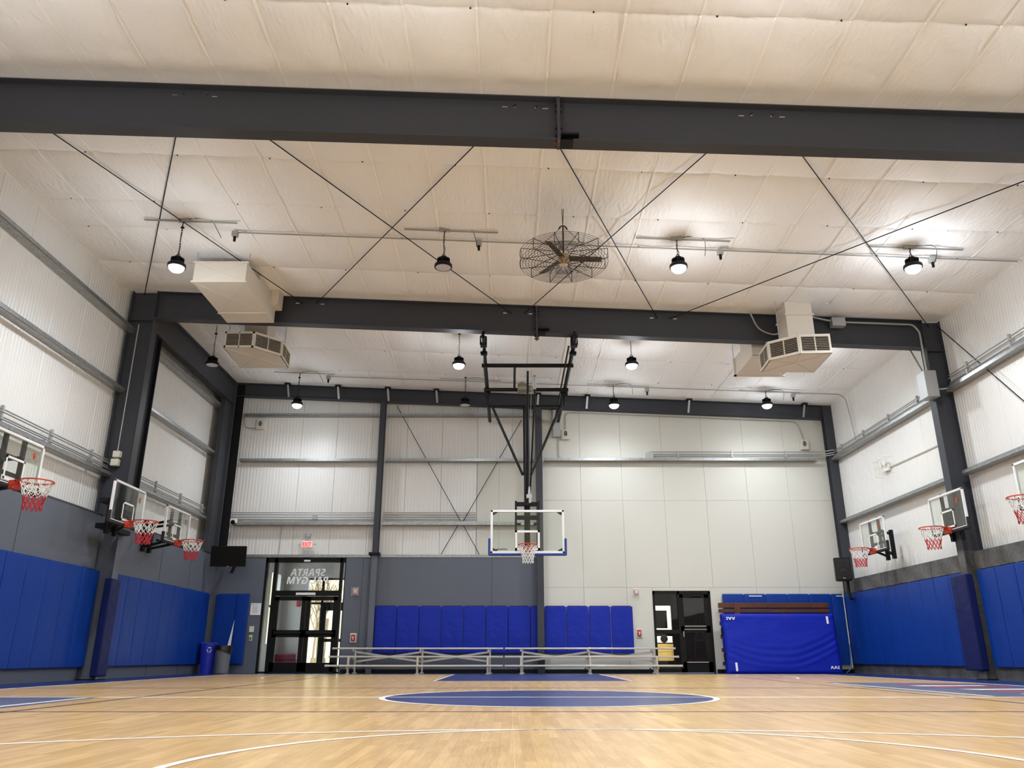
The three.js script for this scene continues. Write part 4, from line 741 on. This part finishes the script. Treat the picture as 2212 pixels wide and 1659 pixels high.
// ------------------------------------------------------------------ outdoors
{
  struct('ground', [bb(-60, 60, -0.35, -0.12, -75, -27.1)], M.ground);
  const hill = new THREE.PlaneGeometry(140, 40, 40, 12); { const p = hill.attributes.position; for (let i = 0; i < p.count; i++) p.setZ(i, noise.noise(p.getX(i) * 0.12, p.getY(i) * 0.15, 1) * 1.2); hill.rotateX(-1.05).translate(0, 9.3, -62); hill.computeVertexNormals(); }
  struct('hillside', hill, (std('hill', '#968c78', 1), M.hill));
  const treeSpots = [[-7.5, -33.5], [-8.6, -36.4], [-7.0, -39.2], [-9.6, -41.5], [-8.1, -43]];
  treeSpots.forEach(([x, z], k) => {
    const t = thing('bare_tree', 'bare brown tree outside the lobby glass, ' + NTH[k] + ' of those behind the entrance', 'tree', [x, -0.13, z]);
    const out = [];
    const grow = (p, dir, len, r, lv) => {
      const e = p.clone().addScaledVector(dir, len); out.push(rod(p.toArray(), e.toArray(), r, 5));
      if (lv <= 0) return;
      for (let i = 0; i < 3; i++) { const d = dir.clone().add(V((rnd() - 0.5) * 1.5, rnd() * 0.5, (rnd() - 0.5) * 1.5)).normalize(); grow(p.clone().lerp(e, 0.55 + 0.15 * i), d, len * 0.7, r * 0.66, lv - 1); }
    };
    grow(V(0, 0.4, 0), V((rnd() - 0.5) * 0.15, 1, 0).normalize(), 1.5 + rnd() * 0.6, 0.05, 4);
    part('trunk', cyl(0.09, 0.14, 0.6, 0, 0.2, 0, 8), M.bark, t); part('branches', out, M.bark, t);
  });
}

// ------------------------------------------------------------------ crash mat, bench, bins
{
  const t = thing('crash_mat', 'large royal blue crash mat leaning against the far wall at the right', 'gym mat', [7.32, 0, -22.2]);
  const W = 3.05, H = 1.56, T = 0.28, g = new THREE.BoxGeometry(W, H, T, 60, 40, 2), p = g.attributes.position;
  for (let i = 0; i < p.count; i++) {
    const x = p.getX(i), y = p.getY(i), z = p.getZ(i), u = x / W + 0.5, v = y / H + 0.5;
    if (z > 0.1) {
      const e = Math.min(1, (W / 2 - Math.abs(x)) / 0.07, (H / 2 - Math.abs(y)) / 0.07), sagl = (u - 0.45) * (u - 0.45) * 1.1;
      const band = v - sagl; let f = 0;
      for (const [c, wd, a] of [[0.42, 0.05, 0.016], [0.31, 0.045, 0.02], [0.2, 0.04, 0.018], [0.1, 0.035, 0.014], [0.52, 0.06, 0.007]]) { const q = (band - c + 0.02 * noise.noise(u * 4, c * 9, 2)) / wd; f += a * Math.exp(-q * q); }
      f += 0.012 * noise.noise(u * 5, v * 4, 6) + (v > 0.8 ? 0.008 * noise.noise(u * 22, v * 3, 1) * (v - 0.8) * 5 : 0) + (u < 0.06 || u > 0.95 ? 0.01 * noise.noise(v * 26, u * 4, 3) : 0);
      p.setZ(i, z - 0.05 * (1 - e) * (1 - e) + f * e);
    } else if (Math.abs(x) > W / 2 - 0.001) p.setX(i, x + 0.006 * noise.noise(y * 12, z * 4, 8));
    p.setXYZ(i, p.getX(i), p.getY(i) + H / 2, p.getZ(i) - T / 2);
  }
  g.computeVertexNormals();
  const body = part('cushion', g, M.mat, t);
  const sideG = part('side_handle', [rbb(-1.56, -1.52, 1.0, 1.2, -0.2, -0.1, 0.02), rbb(-1.56, -1.52, 0.35, 0.55, -0.2, -0.1, 0.02)], M.black, t);
  part('hand_strap', rbb(1.29, 1.35, 1.28, 1.48, 0.0, 0.022, 0.01), M.white, t); part('hand_strap', rbb(-1.33, -1.27, 0.06, 0.28, 0.0, 0.026, 0.01), M.white, t);
  part('logo', text('AAI', 0.075, 0.012).scale(1.4, 1, 1).translate(1.31, 0.12, 0.012), M.white, t);
  part('logo', text('AAI', 0.075, 0.012).scale(1.4, 1, 1).rotateZ(Math.PI).translate(-1.31, 1.46, 0.012), M.white, t);
  t.rotation.x = -0.125;
}
{
  const t = thing('wooden_bench', 'brown wooden slatted bench standing on edge behind the blue crash mat', 'bench', [7.35, 0, -22.8]);
  for (const y of [0.2, 0.55, 0.9, 1.25, 1.585, 1.715]) part('plank', rbb(-1.54, 1.54, y, y + (y > 1.7 ? 0.135 : 0.1), -0.02, 0.02, 0.006), M.wood, t);
  for (const x of [-1.03, 0.3, 1.4]) part('upright', rbb(x - 0.08, x + 0.08, 0, 1.85 - (x > 0 ? 0.1 : 0), x < 0 ? 0.02 : -0.05, x < 0 ? 0.05 : -0.02, 0.006), M.wood, t);
}
{
  const t = thing('recycling_bin', 'tall royal blue recycling bin with white symbol in the left far corner', 'bin', [-8.08, 0, -22.3], 0.35);
  const g = new THREE.CylinderGeometry(0.24, 0.19, 0.78, 4, 1).rotateY(Math.PI / 4).scale(1.15, 1, 0.85).translate(0, 0.39, 0); part('bin_body', g.toNonIndexed(), M.bin, t); g.computeVertexNormals();
  part('rim', [bb(-0.21, 0.21, 0.76, 0.79, -0.16, 0.16)], M.bin, t);
  const tri = []; for (let i = 0; i < 3; i++) tri.push(bb(-0.035, 0.025, 0.035, 0.05, 0, 0.004).rotateZ(i * 2.0944), prism([[0.02, 0.03], [0.045, 0.043], [0.02, 0.056]], 0.004, 'z').rotateZ(i * 2.0944));
  part('recycling_symbol', tri.map((q) => q.scale(1, 1.3, 1).translate(0.02, 0.6, 0.148)), M.white, t);
}
{
  const t = thing('trash_can', 'grey trash can with black bag liner beside the recycling bin', 'trash can', [-7.66, 0, -22.25]);
  part('can_body', new THREE.LatheGeometry([[0.0, 0.0], [0.17, 0.0], [0.185, 0.02], [0.21, 0.64], [0.225, 0.65], [0.225, 0.69], [0.205, 0.69]].map((p) => new THREE.Vector2(...p)), 24), M.can, t);
  const g = new THREE.CylinderGeometry(0.232, 0.236, 0.16, 28, 4, true), p = g.attributes.position; for (let i = 0; i < p.count; i++) { const a = Math.atan2(p.getZ(i), p.getX(i)); const k = 1 + 0.05 * noise.noise(Math.cos(a) * 3, p.getY(i) * 14, Math.sin(a) * 3); p.setXYZ(i, p.getX(i) * k, p.getY(i) - (p.getY(i) < 0 ? 0.05 * Math.sin(a * 2 + 1) : 0), p.getZ(i) * k); } g.computeVertexNormals();
  part('bag_liner', [g.translate(0, 0.63, 0), new THREE.CircleGeometry(0.22, 24).rotateX(-Math.PI / 2).translate(0, 0.66, 0)], M.bag, t);
}

// ------------------------------------------------------------------ television, loudspeaker
{
  const t = thing('television', 'black flat television on an arm in the left far corner', 'television', [-7.78, 3.05, -22.15], 0.22);
  part('housing', rbb(-0.47, 0.47, -0.28, 0.28, -0.06, 0, 0.012), M.black, t); part('screen', bb(-0.45, 0.45, -0.255, 0.265, 0, 0.002), M.blackGloss, t);
  part('badge', bb(-0.03, 0.03, -0.275, -0.265, 0, 0.004), M.alu, t);
  part('wall_arm', [bar([0.2, -0.1, -0.06], [-0.1, -0.15, -0.75], 0.05, 0.08), bar([-0.1, -0.1, -0.06], [-0.1, -0.15, -0.75], 0.05, 0.08), bar([0.15, -0.28, -0.05], [0, -0.45, -0.72], 0.03, 0.03), bar([0.2, -0.28, -0.05], [0.05, -0.45, -0.72], 0.03, 0.03)], M.black, t);
  t.rotation.x = 0.1;
}
{
  const t = thing('loudspeaker', 'black loudspeaker on a pole in the right far corner', 'loudspeaker', [9.08, 2.38, -22.0], -0.25);
  const P = [[-0.2, 0.2], [0.2, 0.2], [0.2, -0.02], [0.1, -0.2], [-0.1, -0.2], [-0.2, -0.02]];
  part('cabinet', prism(P.slice().reverse(), 0.6), M.black, t);
  part('grille', rbb(-0.18, 0.18, 0.03, 0.57, 0.2, 0.212, 0.01), M.rubber, t);
  part('woofer', [new THREE.TorusGeometry(0.135, 0.012, 8, 32).translate(0, 0.23, 0.212), new THREE.SphereGeometry(0.11, 20, 10).scale(1, 1, 0.12).translate(0, 0.23, 0.21), new THREE.SphereGeometry(0.045, 16, 8).scale(1, 1, 0.5).translate(0, 0.23, 0.215)], M.dark, t);
  part('horn', rbb(-0.12, 0.12, 0.42, 0.52, 0.205, 0.216, 0.02), M.dark, t); part('badge', bb(-0.03, 0.03, 0.05, 0.065, 0.212, 0.216), M.cream, t);
  part('pole', [rod([0.12, 0.0, -0.1], [0.12, -0.5, -0.1], 0.03, 12), rod([0.12, -0.45, -0.1], [0.3, -0.45, -0.75], 0.025)], M.black, t);
}

// ------------------------------------------------------------------ things on the walls
function strobe(x, y, z, label) { const t = thing('fire_alarm', label, 'fire alarm', [x, y, z]);
  part('housing', rbb(-0.075, 0.075, -0.08, 0.08, 0, 0.05, 0.012), M.device, t); part('lens', rbb(-0.022, 0.022, -0.035, 0.035, 0.05, 0.07, 0.01), M.white, t);
  part('red_marks', [bb(-0.062, 0.062, 0.05, 0.066, 0.05, 0.053), bb(-0.062, 0.062, -0.066, -0.05, 0.05, 0.053), bb(-0.06, -0.04, -0.04, 0.04, 0.05, 0.053), bb(0.04, 0.06, -0.04, 0.04, 0.05, 0.053)], M.red, t);
  const g = []; for (let i = -2; i <= 2; i++) { g.push(rod([i * 0.045, -0.11, 0.1], [i * 0.045, 0.11, 0.1], 0.0025, 4), rod([-0.1, i * 0.05, 0.1], [0.1, i * 0.05, 0.1], 0.0025, 4)); } for (const a of [-1, 1]) for (const b of [-1, 1]) g.push(rod([a * 0.1, b * 0.11, 0], [a * 0.1, b * 0.11, 0.1], 0.003, 4)); part('wire_guard', g, M.white, t); }
strobe(-4.37, 2.17, -22.995, 'white fire alarm with red marks on the grey wall beside the entrance');
strobe(3.57, 2.16, -23.015, 'white fire alarm with red marks on the white wall left of the dark door');
function pull(x, y, z, label) { const t = thing('fire_pull_station', label, 'fire alarm', [x, y, z]); part('cover', rbb(-0.09, 0.09, -0.125, 0.125, 0, 0.02, 0.012), M.device, t); part('pull_box', rbb(-0.055, 0.055, -0.085, 0.085, 0.02, 0.06, 0.01), M.red, t); part('pull_handle', [rbb(-0.035, 0.035, 0.01, 0.03, 0.06, 0.07, 0.004), rbb(-0.01, 0.01, -0.05, 0.02, 0.06, 0.07, 0.004)], M.white, t); }
pull(-4.35, 0.92, -22.99, 'red fire pull station on the grey wall above the left bleacher end');
pull(3.6, 1.05, -23.015, 'red fire pull station on the white wall near the dark door');
{
  const t = thing('exit_sign', 'lit red exit sign with two lamp heads above the glass entrance', 'exit sign', [-5.84, 3.38, -22.95]);
  part('housing', rbb(-0.165, 0.165, 0, 0.2, -0.04, 0.02, 0.012), M.white, t); part('face', bb(-0.14, 0.14, 0.02, 0.18, 0.02, 0.024), M.exitGlow, t);
  part('letters', text('EXIT', 0.12, 0.003).scale(0.72, 1, 1).translate(0, 0.04, 0.024), M.exitRed, t);
  part('lamp_head', [rbb(-0.26, -0.2, 0.09, 0.16, -0.03, 0.04, 0.012)], M.device, t); part('lamp_head', [rbb(0.2, 0.26, 0.09, 0.16, -0.03, 0.04, 0.012)], M.device, t);
  const l = new THREE.PointLight('#ff5050', 0.05); l.position.set(0, 0.1, 0.08); l.castShadow = true; t.add(l);
}
one('junction_box', [rbb(-5.9, -5.78, 3.7, 3.82, -23.09, -23.0, 0.01), rod([-5.84, 3.72, -23.03], [-5.84, 3.58, -23.0], 0.012)], M.zinc, 'small grey junction box above the exit sign', 'junction box');
function sensor(x, y, z, label) { const t = thing('wall_sensor', label, 'sensor', [x, y, z]); part('housing', rbb(-0.12, 0.12, -0.15, 0.15, 0, 0.09, 0.02), M.device, t); part('oval_lens', new THREE.SphereGeometry(0.07, 16, 10).scale(0.8, 1.2, 0.4).translate(0, 0.03, 0.09), M.black, t);
  const g = []; for (let i = -3; i <= 3; i++) g.push(rod([-0.14, i * 0.05, 0.15], [0.14, i * 0.05, 0.15], 0.003, 4), rod([i * 0.045, -0.16, 0.15], [i * 0.045, 0.16, 0.15], 0.003, 4)); for (const a of [-1, 1]) for (const b of [-1, 1]) g.push(rod([a * 0.14, b * 0.16, 0], [a * 0.14, b * 0.16, 0.15], 0.003, 4)); part('wire_guard', g, M.device, t); }
sensor(-7.58, 7.08, -23.09, 'white caged wall sensor high in the left corner of the far wall');
sensor(1.67, 6.75, -23.01, 'white caged wall sensor beside the far end of the hoop pipes');
sensor(8.84, 6.44, -23.01, 'white caged wall sensor high in the right corner of the far wall');
one('electrical_panel', [rbb(1.28, 1.52, 6.67, 7.52, -23.02, -22.88, 0.01), rbb(1.3, 1.5, 6.69, 7.5, -22.88, -22.87, 0.005)], M.zinc, 'tall grey electrical panel on the white wall near the roof', 'electrical panel');
{ const t = thing('security_camera', 'small white dome camera at the left end of the far wall girt', 'camera', [-8.0, 4.12, -22.85]); part('base', rbb(-0.1, 0.1, -0.05, 0.08, -0.05, 0.02, 0.02), M.white, t); part('dome', new THREE.SphereGeometry(0.06, 16, 12).translate(0.0, -0.02, 0.04), M.blackGloss, t); }
{ const t = thing('notice', 'white printed notice on the grey wall left of the entrance', 'notice', [-7.14, 1.69, -22.995]);
  const g = new THREE.PlaneGeometry(0.28, 0.31).translate(0, 0, 0.006); g.userData.keepUV = true;
  M.notice = new THREE.MeshStandardMaterial({ roughness: 0.7, map: canvasTex(256, 280, (c, w, h) => { c.fillStyle = '#eef0f4'; c.fillRect(0, 0, w, h); c.fillStyle = '#30343c'; c.beginPath(); c.arc(50, 36, 14, 0, 7); c.fill(); c.fillStyle = '#8a8f98'; c.fillRect(84, 28, 110, 12); for (let i = 0; i < 13; i++) c.fillRect(40, 66 + i * 14, 120 + ((i * 37) % 60), 5); }) });
  part('backing', rbb(-0.145, 0.145, -0.16, 0.16, 0, 0.005, 0.002), M.paper, t); part('print', g, M.notice, t); }
one('switch_plate', [rbb(-7.26, -7.13, 1.07, 1.23, -22.998, -22.97, 0.006)], M.device, 'pale switch plate on the grey wall left of the entrance', 'switch');
{ const t = thing('door_release', 'small dark exit button with green square left of the entrance', 'button', [-7.2, 0.92, -22.995]); part('plate', rbb(-0.045, 0.045, -0.08, 0.08, 0, 0.02, 0.006), M.device, t); part('green_button', rbb(-0.03, 0.03, -0.05, 0.02, 0.02, 0.03, 0.004), M.green, t); }
{ const t = thing('column_switch_box', 'cream pair of switch boxes on the left wall column', 'switch box', [-8.36, 4.3, -16.33]); part('upper_box', rbb(-0.08, 0.07, 0.13, 0.27, -0.1, 0.02, 0.012), M.device, t); part('lower_box', rbb(-0.1, 0.06, -0.05, 0.1, -0.1, 0.02, 0.012), M.device, t); part('conduit', rod([0, 0.25, -0.02], [0.0, 3.2, -0.02], 0.014), M.conduit, t); }
{ const t = thing('junction_box', 'large grey junction box on the right wall column below the beam', 'junction box', [9.16, 5.75, -16.3]); part('housing', rbb(-0.13, 0.14, 0, 0.6, -0.2, 0.14, 0.008), M.zinc, t); part('cover', rbb(-0.12, 0.13, 0.02, 0.58, 0.14, 0.15, 0.004), M.zinc, t); }
{ const t = thing('junction_box', 'grey junction box on top of the beam right of the diffuser', 'junction box', [7.35, 7.42, -16.3]); part('housing', rbb(-0.15, 0.15, 0, 0.2, -0.05, 0.12, 0.008), M.zinc, t); }
one('beam_conduit', pipe([[6.62, 7.7, -16.25], [7.25, 7.55, -16.28], [9.05, 7.48, -16.28], [9.16, 7.3, -16.28], [9.17, 6.35, -16.28]], 0.022, 0.3), M.conduit, 'grey conduit following the beam and bending down to the column box', 'conduit');
one('column_conduit', pipe([[8.85, 7.2, -16.8], [9.12, 7.1, -16.75], [9.17, 6.35, -16.42]], 0.022, 0.25), M.conduit, 'grey conduit dropping behind the beam to the column box', 'conduit');
one('column_conduit', pipe([[9.3, 5.95, -16.3], [9.6, 5.95, -16.2], [9.62, 6.1, -15.4]], 0.02, 0.2), M.conduit, 'grey conduit leaving the column box to the right wall', 'conduit');
// bundles of conduits along the girts
const runs = [
  ['on the left wall near bay', -8.52, 1, [4.2, 4.25, 4.32, 4.38], -16.4, -9.6], ['on the left wall far bay', -8.52, 1, [4.2, 4.25, 4.32, 4.38], -22.5, -17.65],
  ['on the right wall far bay', 9.56, -1, [6.02, 6.07, 6.13, 6.19], -22.85, -16.6], ['on the right wall near bay', 9.56, -1, [6.02, 6.07, 6.16, 6.24], -16.2, -9.6]];
const ROWN = ['lowest', 'second', 'third', 'topmost'];
for (const [w, x, s, ys, z0, z1] of runs) {
  ys.forEach((y, i) => one('conduit', rod([x - s * 0.03 * (i % 2), y, z0], [x - s * 0.03 * (i % 2), y, z1], 0.0135), M.conduit, ROWN[i] + ' grey conduit of the bundle along the girt ' + w, 'conduit'));
  const c = []; for (let z = z0 + 0.7; z < z1; z += 1.5) c.push(rbb(x - s * 0.06, x + s * 0.0, ys[0] - 0.03, ys[3] + 0.06, z - 0.02, z + 0.02, 0.005));
  one('conduit_strap', c, M.zinc, 'row of strut straps clamping the conduit bundle ' + w, 'strap');
}
[4.2, 4.27, 4.34, 4.4].forEach((y, i) => { one('conduit', rod([-8.2, y, -22.98], [-3.9, y, -22.98], 0.0135), M.conduit, ROWN[i] + ' grey conduit on the far wall above the entrance', 'conduit'); one('conduit', rod([-3.7, y, -22.98], [-1.0, y, -22.98], 0.0135), M.conduit, ROWN[i] + ' grey conduit on the far wall behind the crossed rods', 'conduit'); });
one('junction_box', [rbb(-5.75, -5.61, 4.19, 4.32, -22.99, -22.92, 0.01)], M.zinc, 'small grey box in the conduits above the exit sign', 'junction box');
for (const y of [4.2, 4.34]) one('junction_box', [rbb(-4.0, -3.9, y - 0.03, y + 0.08, -22.99, -22.93, 0.008)], M.zinc, 'small grey box on the far wall column, ' + (y < 4.3 ? 'lower' : 'upper') + ' of the two', 'junction box');
[6.06, 6.12, 6.2].forEach((y, i) => one('conduit', pipe([[4.25 - 0.05 * i, y, -22.86], [9.3, y, -22.86], [9.56, y, -22.6]], 0.017, 0.2), M.conduit, ['lowest', 'middle', 'top'][i] + ' grey conduit along the white far wall', 'conduit'));
one('junction_box', [rbb(4.06, 4.26, 5.99, 6.19, -23.0, -22.83, 0.01)], M.zinc, 'grey square box at the left end of the far wall conduits', 'junction box');
one('conduit_strap', [5.0, 6.6, 8.2].map((x) => rbb(x - 0.02, x + 0.02, 6.02, 6.24, -22.88, -22.82, 0.004)), M.zinc, 'row of straps clamping the conduits on the white far wall', 'strap');
one('conduit', pipe([[1.42, 7.4, -22.97], [1.46, 7.0, -22.97], [1.46, 6.03, -22.97], [4.06, 6.03, -22.97]], 0.0135, 0.12), M.conduit, 'grey conduit dropping beside the panel and along the white wall girt', 'conduit');
one('conduit', pipe([[1.67, 6.9, -22.97], [1.67, 7.46, -22.97], [8.7, 7.17, -22.97], [8.84, 6.6, -22.97]], 0.0135, 0.2), M.conduit, 'thin conduit running under the far beam between two sensors', 'conduit');
one('conduit', pipe([[-7.72, 6.98, -23.05], [-8.05, 6.98, -23.05], [-8.1, 7.35, -23.05]], 0.012, 0.15), M.conduit, 'short bent conduit beside the left caged sensor', 'conduit');
one('conduit', rod([-6.66, 3.22, -23.05], [-6.64, 4.0, -23.05], 0.012), M.conduit, 'short vertical conduit left of the exit sign', 'conduit');
one('corner_pipe', [rod([9.37, 0.15, -22.87], [9.37, 2.08, -22.87], 0.016), rod([9.37, 2.0, -22.87], [9.37, 2.1, -22.87], 0.026)], M.device, 'thin white pipe in the right far corner between blue pads', 'pipe');
one('blue_cable', cord([[9.36, 0.75, -22.85], [9.33, 0.4, -22.82], [9.27, 0.12, -22.78], [9.12, 0.02, -22.7]], 0.012), (std('cableBlue', '#5f86a8', 0.5), M.cableBlue), 'pale blue cable dropping to the floor in the right far corner', 'cable');
{ const t = thing('emergency_light', 'white two-headed emergency light in a wire cage high on the right wall', 'emergency light', [9.7, 5.0, -19.8], -Math.PI / 2);
  part('housing', rbb(-0.15, 0.15, -0.08, 0.08, 0, 0.08, 0.015), M.white, t); for (const s of [-1, 1]) part('lamp_head', new THREE.CylinderGeometry(0.07, 0.05, 0.1, 16).rotateX(Math.PI / 2).translate(s * 0.11, 0.12, 0.1), M.white, t);
  const g = []; for (let i = 0; i <= 6; i++) g.push(rod([-0.3 + i * 0.1, -0.18, 0.22], [-0.3 + i * 0.1, 0.22, 0.22], 0.004, 4)); for (const y of [-0.18, 0.02, 0.22]) g.push(rod([-0.3, y, 0.22], [0.3, y, 0.22], 0.004, 4)); for (const a of [-0.3, 0, 0.3]) for (const b of [-0.18, 0.22]) g.push(rod([a, b, 0], [a, b, 0.22], 0.004, 4)); part('wire_cage', g, M.device, t);
  part('feed_pipe', rod([0.15, 0.0, 0.03], [2.9, -0.05, 0.03], 0.014), M.device, t); }

scene.traverse((o) => { if (o.isMesh) { o.castShadow = true; o.receiveShadow = true; } });
renderer.render(scene, camera);
